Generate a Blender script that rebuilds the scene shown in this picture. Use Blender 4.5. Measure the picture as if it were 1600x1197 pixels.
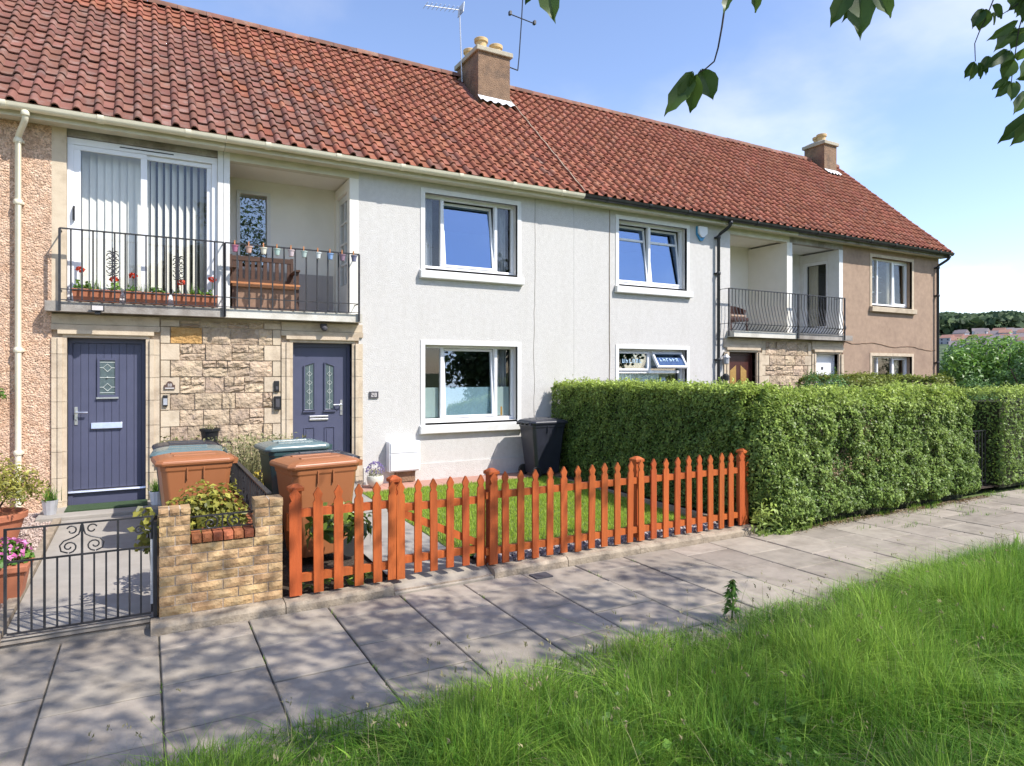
import bpy, math, random
import numpy as np
from mathutils import Vector, Matrix, noise as mnoise
random.seed(7); RNG = np.random.default_rng(7)
for o in list(bpy.data.objects): bpy.data.objects.remove(o)
scn = bpy.context.scene
COL = scn.collection
R = math.radians
# ------------------------------------------------------------------ camera
CAMH = 1.9; FPX = 1030.0; HORY = 583.0; YAW = R(29.05)
SY, CY = math.sin(YAW), math.cos(YAW)
cam = bpy.data.cameras.new('camera'); camo = bpy.data.objects.new('camera', cam); COL.objects.link(camo)
cam.sensor_width = 36; cam.lens = FPX/1600*36; cam.shift_y = -(598.5-HORY)/1600
cam.clip_start = 0.05; cam.clip_end = 6000
camo.location = (0, 0, CAMH); camo.rotation_euler = (R(90), 0, -YAW)
scn.camera = camo
# ------------------------------------------------------------------ light
SUND = Vector((0.72, -1.0, 1.38)).normalized()          # towards the sun
EL = math.asin(SUND.z); AZ = math.atan2(SUND.x, SUND.y)
w = bpy.data.worlds.new('World'); scn.world = w; w.use_nodes = True
nt = w.node_tree; N = nt.nodes; L = nt.links; N.clear()
def wn(t, **k):
    n = N.new(t)
    for a, b in k.items(): setattr(n, a, b)
    return n
sky = wn('ShaderNodeTexSky', sky_type='NISHITA', sun_disc=False, sun_elevation=EL, sun_rotation=AZ,
         air_density=1.0, dust_density=0.5, ozone_density=1.4, altitude=60)
bg = wn('ShaderNodeBackground'); bg.inputs[1].default_value = 0.124
out = wn('ShaderNodeOutputWorld')
tc = wn('ShaderNodeTexCoord'); sp = wn('ShaderNodeSeparateXYZ'); L.new(tc.outputs['Generated'], sp.inputs[0])
def wm(op, a, b=None):
    n = wn('ShaderNodeMath', operation=op)
    for i, v in enumerate((a, b)):
        if v is None: continue
        if isinstance(v, (int, float)): n.inputs[i].default_value = v
        else: L.new(v, n.inputs[i])
    return n.outputs[0]
zz = wm('ADD', wm('MAXIMUM', sp.outputs[2], 0.0), 0.22)
cv = wn('ShaderNodeCombineXYZ'); L.new(wm('DIVIDE', sp.outputs[0], zz), cv.inputs[0]); L.new(wm('DIVIDE', sp.outputs[1], zz), cv.inputs[1])
mpc = wn('ShaderNodeMapping'); mpc.inputs['Location'].default_value = (7.2, 9.9, 0.0); L.new(cv.outputs[0], mpc.inputs[0]); cn = wn('ShaderNodeTexNoise'); cn.inputs['Scale'].default_value = 1.15; cn.inputs['Detail'].default_value = 7; cn.inputs['Roughness'].default_value = 0.52
L.new(mpc.outputs[0], cn.inputs['Vector'])
cr = wn('ShaderNodeMapRange'); cr.inputs[1].default_value = 0.48; cr.inputs[2].default_value = 0.80; cr.interpolation_type = 'SMOOTHSTEP'
L.new(cn.outputs[0], cr.inputs[0])
cm = wn('ShaderNodeMix', data_type='RGBA'); L.new(wm('MULTIPLY', cr.outputs[0], 0.6), cm.inputs[0])
tnt = wn('ShaderNodeMix', data_type='RGBA', blend_type='MULTIPLY'); tnt.inputs[0].default_value = 1; L.new(sky.outputs[0], tnt.inputs[6]); tnt.inputs[7].default_value = (1.02, 0.975, 1.05, 1); L.new(tnt.outputs[2], cm.inputs[6]); bwn = wn('ShaderNodeRGBToBW'); L.new(sky.outputs[0], bwn.inputs[0]); cl_ = wm('ADD', wm('MULTIPLY', bwn.outputs[0], 1.25), 2.0)
ccn = wn('ShaderNodeCombineColor'); L.new(cl_, ccn.inputs[0]); L.new(cl_, ccn.inputs[1]); L.new(wm('MULTIPLY', cl_, 1.06), ccn.inputs[2]); L.new(ccn.outputs[0], cm.inputs[7])
L.new(cm.outputs[2], bg.inputs[0]); L.new(bg.outputs[0], out.inputs[0])
sl = bpy.data.lights.new('sun', 'SUN'); sl.energy = 3.0; sl.angle = R(0.55); sl.color = (1.0, 0.955, 0.89)
so = bpy.data.objects.new('sun', sl); COL.objects.link(so); so.rotation_euler = SUND.to_track_quat('Z', 'Y').to_euler(); so.location = (10, -10, 20)
scn.view_settings.view_transform = 'Standard'; scn.view_settings.look = 'None'
scn.view_settings.exposure = 1.1; scn.view_settings.gamma = 1.0
scn.render.engine = 'CYCLES'
# ------------------------------------------------------------------ pixel -> place
def ray(px, py):
    a = (px-800)/FPX; return (SY+a*CY, CY-a*SY, (HORY-py)/FPX)
def onY(px, py, Y=10.0):
    r = ray(px, py); d = Y/r[1]; return r[0]*d, CAMH+r[2]*d
def XY(px, Y=10.0): return onY(px, 583, Y)[0]
def onZ(px, py, Z=0.0):
    r = ray(px, py); d = (Z-CAMH)/r[2]; return r[0]*d, r[1]*d
# ------------------------------------------------------------------ materials
def newmat(name):
    m = bpy.data.materials.new(name); m.use_nodes = True
    t = m.node_tree; t.nodes.clear()
    o = t.nodes.new('ShaderNodeOutputMaterial'); b = t.nodes.new('ShaderNodeBsdfPrincipled')
    t.links.new(b.outputs[0], o.inputs[0]); return m, t, b, o
def rgba(c): return (c[0], c[1], c[2], 1)
def pm(name, c1, c2=None, scale=6, rough=0.7, bump=0.0, bscale=60, detail=5, metal=0.0, rnd=0.0, spec=0.4, vor=False, stain=None, sscale=1.5, dist=0.01, lo=0.35, hi=0.65, stretch=None, sstretch=None):
    """two-tone world-space noise colour, optional per-object tone, stain and bump"""
    m, t, b, o = newmat(name); n = t.nodes; l = t.links
    b.inputs['Roughness'].default_value = rough; b.inputs['Metallic'].default_value = metal; b.inputs['Specular IOR Level'].default_value = spec
    geo = n.new('ShaderNodeNewGeometry'); vec = geo.outputs['Position']
    if stretch:
        mp = n.new('ShaderNodeMapping'); mp.inputs['Scale'].default_value = stretch; l.new(vec, mp.inputs[0]); vec = mp.outputs[0]
    c2 = c2 or tuple(x*0.8 for x in c1)
    tx = n.new('ShaderNodeTexNoise'); tx.inputs['Scale'].default_value = scale; tx.inputs['Detail'].default_value = detail; tx.inputs['Roughness'].default_value = 0.6
    l.new(vec, tx.inputs['Vector'])
    mr = n.new('ShaderNodeMapRange'); mr.inputs[1].default_value = lo; mr.inputs[2].default_value = hi; l.new(tx.outputs[0], mr.inputs[0])
    mx = n.new('ShaderNodeMix'); mx.data_type = 'RGBA'; l.new(mr.outputs[0], mx.inputs[0]); mx.inputs[6].default_value = rgba(c1); mx.inputs[7].default_value = rgba(c2)
    colr = mx.outputs[2]
    if vor:
        v = n.new('ShaderNodeTexVoronoi'); v.inputs['Scale'].default_value = bscale; l.new(vec, v.inputs['Vector'])
        hs = n.new('ShaderNodeSeparateColor'); l.new(v.outputs['Color'], hs.inputs[0])
        m2 = n.new('ShaderNodeMix'); m2.data_type = 'RGBA'; m2.blend_type = 'MULTIPLY'; m2.inputs[0].default_value = 1
        mr2 = n.new('ShaderNodeMapRange'); mr2.inputs[3].default_value = 0.62; mr2.inputs[4].default_value = 1.25; l.new(hs.outputs[0], mr2.inputs[0])
        cc = n.new('ShaderNodeCombineColor')
        for i in range(3): l.new(mr2.outputs[0], cc.inputs[i])
        l.new(colr, m2.inputs[6]); l.new(cc.outputs[0], m2.inputs[7]); colr = m2.outputs[2]
    if stain:
        s = n.new('ShaderNodeTexNoise'); s.inputs['Scale'].default_value = sscale; s.inputs['Detail'].default_value = 7; s.inputs['Roughness'].default_value = 0.65
        sv = vec
        if sstretch:
            mp2 = n.new('ShaderNodeMapping'); mp2.inputs['Scale'].default_value = sstretch; l.new(vec, mp2.inputs[0]); sv = mp2.outputs[0]
        l.new(sv, s.inputs['Vector'])
        sr = n.new('ShaderNodeMapRange'); sr.inputs[1].default_value = 0.5; sr.inputs[2].default_value = 0.72; sr.inputs[4].default_value = stain[3]; l.new(s.outputs[0], sr.inputs[0])
        m3 = n.new('ShaderNodeMix'); m3.data_type = 'RGBA'; l.new(sr.outputs[0], m3.inputs[0]); l.new(colr, m3.inputs[6]); m3.inputs[7].default_value = rgba(stain); colr = m3.outputs[2]
    if rnd:
        oi = n.new('ShaderNodeObjectInfo'); ad = n.new('ShaderNodeMath'); ad.operation = 'ADD'; l.new(oi.outputs['Random'], ad.inputs[0]); l.new(geo.outputs['Random Per Island'], ad.inputs[1])
        fr = n.new('ShaderNodeMath'); fr.operation = 'FRACT'; l.new(ad.outputs[0], fr.inputs[0])
        hv = n.new('ShaderNodeHueSaturation')
        r1 = n.new('ShaderNodeMapRange'); r1.inputs[3].default_value = 1-rnd; r1.inputs[4].default_value = 1+rnd*0.7; l.new(fr.outputs[0], r1.inputs[0]); l.new(r1.outputs[0], hv.inputs['Value'])
        m7 = n.new('ShaderNodeMath'); m7.operation = 'MULTIPLY'; m7.inputs[1].default_value = 7.31; l.new(fr.outputs[0], m7.inputs[0])
        f2 = n.new('ShaderNodeMath'); f2.operation = 'FRACT'; l.new(m7.outputs[0], f2.inputs[0])
        r2 = n.new('ShaderNodeMapRange'); r2.inputs[3].default_value = 0.5-0.03*rnd; r2.inputs[4].default_value = 0.5+0.03*rnd; l.new(f2.outputs[0], r2.inputs[0]); l.new(r2.outputs[0], hv.inputs['Hue'])
        l.new(colr, hv.inputs['Color']); colr = hv.outputs[0]
    l.new(colr, b.inputs['Base Color'])
    if bump:
        if vor: h = v.outputs['Distance']
        else:
            t2 = n.new('ShaderNodeTexNoise'); t2.inputs['Scale'].default_value = bscale; t2.inputs['Detail'].default_value = 4; l.new(vec, t2.inputs['Vector']); h = t2.outputs[0]
        bp = n.new('ShaderNodeBump'); bp.inputs['Strength'].default_value = bump; bp.inputs['Distance'].default_value = dist; bp.invert = bool(vor)
        l.new(h, bp.inputs['Height']); l.new(bp.outputs[0], b.inputs['Normal'])
    return m
def leafmat(name, dark, light, rough=0.45, trans=0.35, var=0.35, spec=0.4):
    m, t, b, o = newmat(name); n = t.nodes; l = t.links
    at = n.new('ShaderNodeAttribute'); at.attribute_name = 'tint'
    geo = n.new('ShaderNodeNewGeometry')
    mx = n.new('ShaderNodeMix'); mx.data_type = 'RGBA'; l.new(at.outputs['Fac'], mx.inputs[0]); mx.inputs[6].default_value = rgba(dark); mx.inputs[7].default_value = rgba(light)
    hv = n.new('ShaderNodeHueSaturation'); r1 = n.new('ShaderNodeMapRange'); r1.inputs[3].default_value = 1-var; r1.inputs[4].default_value = 1+var; l.new(geo.outputs['Random Per Island'], r1.inputs[0]); l.new(r1.outputs[0], hv.inputs['Value'])
    l.new(mx.outputs[2], hv.inputs['Color']); l.new(hv.outputs[0], b.inputs['Base Color'])
    b.inputs['Roughness'].default_value = rough; b.inputs['Specular IOR Level'].default_value = spec
    tr = n.new('ShaderNodeBsdfTranslucent'); l.new(hv.outputs[0], tr.inputs[0])
    ms = n.new('ShaderNodeMixShader'); ms.inputs[0].default_value = trans; l.new(b.outputs[0], ms.inputs[1]); l.new(tr.outputs[0], ms.inputs[2]); l.new(ms.outputs[0], o.inputs[0])
    return m
def glassmat(name, base=0.12, tintc=(0.9, 0.95, 0.97), refl=(0.92, 0.95, 1)):
    m, t, b, o = newmat(name); n = t.nodes; l = t.links
    g = n.new('ShaderNodeBsdfGlossy'); g.inputs['Roughness'].default_value = 0.0; g.inputs[0].default_value = rgba(refl)
    tr = n.new('ShaderNodeBsdfTransparent'); tr.inputs[0].default_value = rgba(tintc)
    geo = n.new('ShaderNodeNewGeometry'); dt = n.new('ShaderNodeVectorMath'); dt.operation = 'DOT_PRODUCT'; l.new(geo.outputs['Normal'], dt.inputs[0]); l.new(geo.outputs['Incoming'], dt.inputs[1])
    def mth(op, a, b=None, clamp=False):
        q = n.new('ShaderNodeMath'); q.operation = op; q.use_clamp = clamp
        for i_, v_ in enumerate((a, b)):
            if v_ is None: continue
            if isinstance(v_, float): q.inputs[i_].default_value = v_
            else: l.new(v_, q.inputs[i_])
        return q.outputs[0]
    sch = mth('POWER', mth('SUBTRACT', 1.0, mth('ABSOLUTE', dt.outputs['Value'])), 5.0)
    fac_ = mth('ADD', base, mth('MULTIPLY', sch, 1.0-base), True)
    ms = n.new('ShaderNodeMixShader'); l.new(fac_, ms.inputs[0]); l.new(tr.outputs[0], ms.inputs[1]); l.new(g.outputs[0], ms.inputs[2]); l.new(ms.outputs[0], o.inputs[0])
    return m
M = {}
M['white_render'] = pm('white_render', (0.60, 0.58, 0.55), (0.55, 0.53, 0.50), 14, 0.9, 0.8, 70, 4, spec=0.12, stain=(0.49, 0.465, 0.425, 0.38), sscale=2.2, dist=0.010, sstretch=(1.6, 1, .28))
M['pebbledash'] = pm('pebbledash', (0.56, 0.36, 0.24), (0.66, 0.47, 0.34), 9, 0.9, 1.0, 52, 4, vor=True, spec=0.15, dist=0.014)
M['brown_render'] = pm('brown_render', (0.40, 0.285, 0.205), (0.33, 0.235, 0.17), 8, 0.92, 0.6, 60, 5, spec=0.15, stain=(0.19, 0.13, 0.10, 0.5), sscale=1.1, dist=0.012)
M['trim'] = pm('trim_paint', (0.74, 0.735, 0.71), (0.68, 0.67, 0.64), 6, 0.55, 0.15, 60, spec=0.35)
M['upvc'] = pm('upvc', (0.82, 0.82, 0.83), (0.79, 0.79, 0.80), 3, 0.28, 0, spec=0.5)
M['soffit'] = pm('soffit_paint', (0.64, 0.60, 0.47), (0.56, 0.52, 0.40), 5, 0.6, 0.1, 40)
M['creampipe'] = pm('cream_pipe', (0.80, 0.74, 0.57), (0.75, 0.68, 0.51), 4, 0.4, 0, spec=0.5)
M['blackpipe'] = pm('black_pipe', (0.018, 0.018, 0.02), (0.03, 0.03, 0.032), 8, 0.4, 0, spec=0.5)
M['recess'] = pm('recess_paint', (0.82, 0.78, 0.69), (0.78, 0.74, 0.65), 3, 0.8, 0.15, 70)
M['greypaint'] = pm('grey_balcony_paint', (0.42, 0.385, 0.36), (0.38, 0.35, 0.33), 5, 0.7, 0.1, 60)
M['slab_stain'] = pm('stained_concrete', (0.40, 0.37, 0.33), (0.26, 0.23, 0.20), 4, 0.9, 0.5, 50, stain=(0.11, 0.09, 0.075, 0.7), sscale=3)
M['slab_white'] = pm('painted_slab', (0.66, 0.63, 0.56), (0.56, 0.53, 0.46), 4, 0.8, 0.3, 50, stain=(0.3, 0.27, 0.2, 0.5), sscale=3)
M['sandstone'] = pm('dressed_sandstone', (0.60, 0.50, 0.37), (0.53, 0.43, 0.31), 7, 0.85, 0.35, 60, rnd=0.08, spec=0.2, stain=(0.27, 0.21, 0.15, 0.45), sscale=3.5)
M['rubble'] = pm('rubble_stone', (0.54, 0.42, 0.295), (0.44, 0.33, 0.225), 10, 0.9, 0.7, 22, rnd=0.20, spec=0.15, stain=(0.30, 0.24, 0.21, 0.6), sscale=5, dist=0.05)
M['rubble_orange'] = pm('orange_stone', (0.54, 0.33, 0.13), (0.45, 0.25, 0.09), 10, 0.9, 1.0, 22, spec=0.15, dist=0.04)
M['mortar'] = pm('mortar', (0.55, 0.45, 0.35), (0.46, 0.37, 0.28), 20, 0.95, 0.5, 90)
M['tile'] = pm('clay_pantile', (0.30, 0.115, 0.071), (0.235, 0.092, 0.059), 3.0, 0.9, 0.35, 90, rnd=0.19, spec=0.08, stain=(0.34, 0.23, 0.18, 0.45), sscale=6.5, lo=0.3, hi=0.7)
M['tile_old'] = pm('weathered_pantile', (0.235, 0.110, 0.081), (0.175, 0.085, 0.066), 3.0, 0.9, 0.35, 90, rnd=0.20, spec=0.08, stain=(0.32, 0.24, 0.205, 0.6), sscale=6, lo=0.3, hi=0.7)
M['ridge'] = pm('ridge_clay', (0.22, 0.10, 0.068), (0.16, 0.075, 0.052), 3, 0.85, 0.4, 60, rnd=0.25, stain=(0.30, 0.26, 0.2, 0.5), sscale=4)
M['lead'] = pm('white_flashing', (0.70, 0.70, 0.70), (0.52, 0.52, 0.53), 6, 0.6, 0.2, 40)
M['chim'] = pm('chimney_render', (0.27, 0.17, 0.105), (0.19, 0.12, 0.076), 6, 0.95, 1.0, 40, stain=(0.12, 0.09, 0.07, 0.75), sscale=3, dist=0.02)
M['capstone'] = pm('chimney_cap', (0.46, 0.41, 0.31), (0.36, 0.32, 0.24), 6, 0.9, 0.4, 50)
M['claypot'] = pm('chimney_pot_clay', (0.62, 0.44, 0.22), (0.56, 0.38, 0.18), 8, 0.8, 0.2, 50)
M['navy'] = pm('navy_paint', (0.082, 0.088, 0.143), (0.074, 0.080, 0.131), 5, 0.42, 0, spec=0.45)
M['chrome'] = pm('brushed_steel', (0.72, 0.72, 0.74), (0.62, 0.62, 0.65), 20, 0.3, 0, metal=0.9)
M['iron'] = pm('black_iron', (0.02, 0.02, 0.024), (0.035, 0.034, 0.036), 12, 0.45, 0.2, 120, spec=0.5)
M['fence'] = pm('orange_stain', (0.50, 0.118, 0.028), (0.39, 0.085, 0.02), 5, 0.62, 0.25, 45, rnd=0.13, spec=0.3, stretch=(7, 7, 0.7), stain=(0.20, 0.055, 0.02, 0.6), sscale=2.2, lo=.3, hi=.7)
M['brick'] = pm('buff_brick', (0.54, 0.375, 0.20), (0.43, 0.26, 0.125), 9, 0.9, 0.7, 34, rnd=0.2, spec=0.15, stain=(0.17, 0.12, 0.08, 0.7), sscale=4.5, dist=0.02)
M['redbrick'] = pm('red_brick', (0.45, 0.16, 0.075), (0.34, 0.11, 0.05), 9, 0.9, 0.8, 60, rnd=0.2, spec=0.15)
M['slab'] = pm('paving', (0.350, 0.302, 0.243), (0.28, 0.242, 0.196), 5, 0.9, 0.5, 130, detail=9, rnd=0.15, spec=0.2, stain=(0.185, 0.155, 0.12, 0.75), sscale=3.4, dist=0.006)
M['joint'] = pm('joint_dirt', (0.10, 0.09, 0.07), (0.06, 0.055, 0.045), 12, 0.95, 0.5, 60)
M['kerb'] = pm('kerb_concrete', (0.40, 0.325, 0.24), (0.28, 0.225, 0.165), 8, 0.9, 0.9, 45, rnd=0.1, stain=(0.11, 0.09, 0.07, 0.65), sscale=5)
M['path'] = pm('path_concrete', (0.36, 0.33, 0.29), (0.30, 0.275, 0.24), 3, 0.9, 0.4, 100, stain=(0.2, 0.18, 0.16, 0.5), sscale=2)
M['pinkslab'] = pm('pink_paving', (0.48, 0.26, 0.20), (0.42, 0.235, 0.18), 4, 0.85, 0.3, 100, rnd=0.12)
M['soil'] = pm('soil', (0.075, 0.052, 0.035), (0.045, 0.032, 0.023), 9, 0.95, 1.0, 35, dist=0.04)
M['earth'] = pm('meadow_ground', (0.11, 0.16, 0.035), (0.08, 0.10, 0.03), 2, 0.95, 0.8, 25)
M['gravel'] = pm('gravel', (0.52, 0.41, 0.35), (0.40, 0.31, 0.27), 30, 0.85, 0, rnd=0.35)
M['pebble'] = pm('grey_pebble', (0.44, 0.38, 0.36), (0.27, 0.24, 0.24), 30, 0.8, 0, rnd=0.6)
M['terracotta'] = pm('terracotta', (0.44, 0.16, 0.085), (0.39, 0.14, 0.072), 6, 0.7, 0.15, 60)
M['brownbin'] = pm('brown_bin_plastic', (0.33, 0.125, 0.050), (0.315, 0.119, 0.047), 2, 0.38, 0.05, 220, spec=0.45)
M['teallid'] = pm('sky_sheen_teal_lid', (0.13, 0.19, 0.195), (0.115, 0.17, 0.175), 5, 0.22, 0, spec=0.6)  # pale sky sheen on the lids is put into this lighter teal
M['tealbin'] = pm('green_bin_plastic', (0.045, 0.085, 0.085), (0.04, 0.075, 0.076), 5, 0.28, 0.1, 160, spec=0.5)
M['navybin'] = pm('dark_bin_plastic', (0.030, 0.032, 0.045), (0.024, 0.026, 0.036), 5, 0.34, 0.1, 160, spec=0.5)
M['rubber'] = pm('rubber', (0.02, 0.02, 0.02), (0.03, 0.03, 0.03), 9, 0.8)
M['wood'] = pm('bench_wood', (0.085, 0.042, 0.026), (0.06, 0.03, 0.018), 6, 0.6, 0.2, 60, stretch=(1, 6, 6))
M['benchpanel'] = pm('bench_panel', (0.26, 0.155, 0.10), (0.21, 0.125, 0.08), 6, 0.7, 0.2, 60)
M['seatwood'] = pm('bench_seat_wood', (0.50, 0.22, 0.09), (0.42, 0.17, 0.065), 6, 0.55, 0.2, 60, stretch=(1, 6, 6))
M['wicker'] = pm('wicker', (0.085, 0.035, 0.028), (0.05, 0.022, 0.018), 60, 0.6, 0.8, 120)
M['cushion'] = pm('cushion', (0.55, 0.42, 0.30), (0.48, 0.30, 0.22), 25, 0.9, 0.1, 60)
M['mat'] = pm('green_mat', (0.055, 0.10, 0.045), (0.04, 0.07, 0.03), 40, 0.95, 1.0, 200)
M['whiteplastic'] = pm('white_plastic', (0.80, 0.80, 0.81), (0.77, 0.77, 0.78), 4, 0.4, 0, spec=0.5)
M['blackplastic'] = pm('black_plastic', (0.016, 0.016, 0.018), (0.022, 0.022, 0.024), 9, 0.4, 0)
M['galv'] = pm('galvanised_zinc', (0.56, 0.57, 0.60), (0.46, 0.47, 0.50), 9, 0.45, 0, metal=0.4)
M['ceramic'] = pm('cream_ceramic', (0.72, 0.69, 0.60), (0.68, 0.65, 0.56), 5, 0.35, 0)
M['brown_plaque'] = pm('brown_plaque', (0.10, 0.062, 0.05), (0.085, 0.052, 0.042), 9, 0.6)
M['slate_plaque'] = pm('slate_plaque', (0.075, 0.072, 0.08), (0.06, 0.058, 0.065), 9, 0.7)
M['palemark'] = pm('pale_lettering', (0.62, 0.58, 0.55), (0.58, 0.54, 0.52), 9, 0.7)
M['interior'] = pm('room_wall', (0.16, 0.15, 0.14), (0.13, 0.12, 0.115), 1, 0.9)
M['curtain'] = pm('curtain', (0.36, 0.40, 0.46), (0.28, 0.31, 0.36), 4, 0.9)
M['palecurtain'] = pm('pale_curtain', (0.55, 0.52, 0.44), (0.48, 0.45, 0.38), 4, 0.9)
M['blind'] = pm('blind_fabric', (0.84, 0.83, 0.79), (0.80, 0.79, 0.75), 3, 0.85)
M['frost'] = pm('frosted_film', (0.32, 0.42, 0.44), (0.29, 0.39, 0.41), 2, 0.35)
M['mahogany'] = pm('mahogany_door', (0.075, 0.022, 0.016), (0.055, 0.016, 0.012), 6, 0.4, 0.1, 40, stretch=(6, 6, 1))
M['amber'] = pm('amber_glass', (0.42, 0.26, 0.08), (0.34, 0.2, 0.06), 30, 0.3)
M['leadglass'] = pm('leaded_glass', (0.10, 0.14, 0.145), (0.07, 0.10, 0.11), 30, 0.12, 0.2, 60, spec=0.6)
M['leadline'] = pm('lead_came', (0.60, 0.63, 0.60), (0.5, 0.54, 0.5), 9, 0.5)
M['bluemark'] = pm('blue_sticker', (0.06, 0.30, 0.55), (0.05, 0.26, 0.5), 9, 0.5)
M['palebluemark'] = pm('pale_blue_lettering', (0.45, 0.62, 0.78), (0.4, 0.58, 0.75), 9, 0.5)
M['bark'] = pm('bark', (0.085, 0.06, 0.05), (0.05, 0.036, 0.032), 18, 0.9, 0.8, 50)
M['twig'] = pm('twig_bark', (0.06, 0.045, 0.04), (0.04, 0.03, 0.03), 30, 0.9, 0.4, 120)
M['glass'] = glassmat('window_glass', 0.13)
M['glass_hi'] = glassmat('coated_sky_tint_glass', 0.27, (0.5, 0.58, 0.66), (0.50, 0.70, 1.0))  # blue of the mirrored sky put into the reflection colour; coating sets strength
M['glass_lo'] = glassmat('clear_window_glass', 0.035, (0.97, 0.97, 0.95))
M['hedge'] = leafmat('privet_leaf', (0.145, 0.235, 0.055), (0.44, 0.54, 0.12), 0.45, 0.38, 0.5, 0.35)
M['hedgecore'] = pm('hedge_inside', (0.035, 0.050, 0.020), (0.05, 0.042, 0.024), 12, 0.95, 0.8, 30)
M['deadleaf'] = leafmat('dead_hedge_leaf', (0.14, 0.10, 0.055), (0.26, 0.19, 0.10), 0.7, 0.2, 0.35)
M['conifer'] = leafmat('conifer_leaf', (0.04, 0.105, 0.036), (0.15, 0.28, 0.07), 0.5, 0.3, 0.4)
M['yellowhedge'] = leafmat('yellow_hedge_leaf', (0.11, 0.15, 0.03), (0.30, 0.34, 0.06), 0.5, 0.3, 0.35)
M['shrubleaf'] = leafmat('shrub_leaf', (0.075, 0.17, 0.032), (0.20, 0.36, 0.055), 0.4, 0.35, 0.35)
M['yellowshrub'] = leafmat('yellow_shrub_leaf', (0.13, 0.15, 0.028), (0.42, 0.38, 0.07), 0.45, 0.3, 0.35)
M['rhodo'] = leafmat('glossy_broad_leaf', (0.05, 0.12, 0.022), (0.34, 0.46, 0.07), 0.3, 0.3, 0.3, 0.6)
M['drygrass'] = leafmat('straw_herb', (0.13, 0.15, 0.055), (0.40, 0.36, 0.18), 0.6, 0.3, 0.35)
M['grass'] = leafmat('meadow_grass', (0.072, 0.205, 0.020), (0.30, 0.45, 0.065), 0.5, 0.45, 0.5, 0.25)
M['seedhead'] = leafmat('seed_stalk', (0.24, 0.22, 0.10), (0.42, 0.37, 0.20), 0.6, 0.3, 0.25)
M['lawn'] = leafmat('lawn_grass', (0.29, 0.45, 0.04), (0.46, 0.57, 0.08), 0.55, 0.45, 0.22)
M['treeleaf'] = leafmat('cherry_leaf', (0.05, 0.10, 0.022), (0.13, 0.20, 0.04), 0.4, 0.45, 0.3)
M['farleaf'] = leafmat('tree_leaf', (0.04, 0.075, 0.025), (0.10, 0.15, 0.05), 0.6, 0.25, 0.4)
M['redflower'] = leafmat('red_petal', (0.60, 0.045, 0.015), (0.75, 0.10, 0.03), 0.6, 0.3, 0.25)
M['pinkflower'] = leafmat('pink_petal', (0.50, 0.08, 0.28), (0.75, 0.35, 0.55), 0.6, 0.3, 0.25)
M['purpleflower'] = leafmat('lavender_petal', (0.13, 0.09, 0.26), (0.26, 0.2, 0.42), 0.6, 0.3, 0.25)
M['yellowflower'] = leafmat('yellow_petal', (0.75, 0.55, 0.05), (0.85, 0.7, 0.15), 0.6, 0.3, 0.2)
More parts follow.
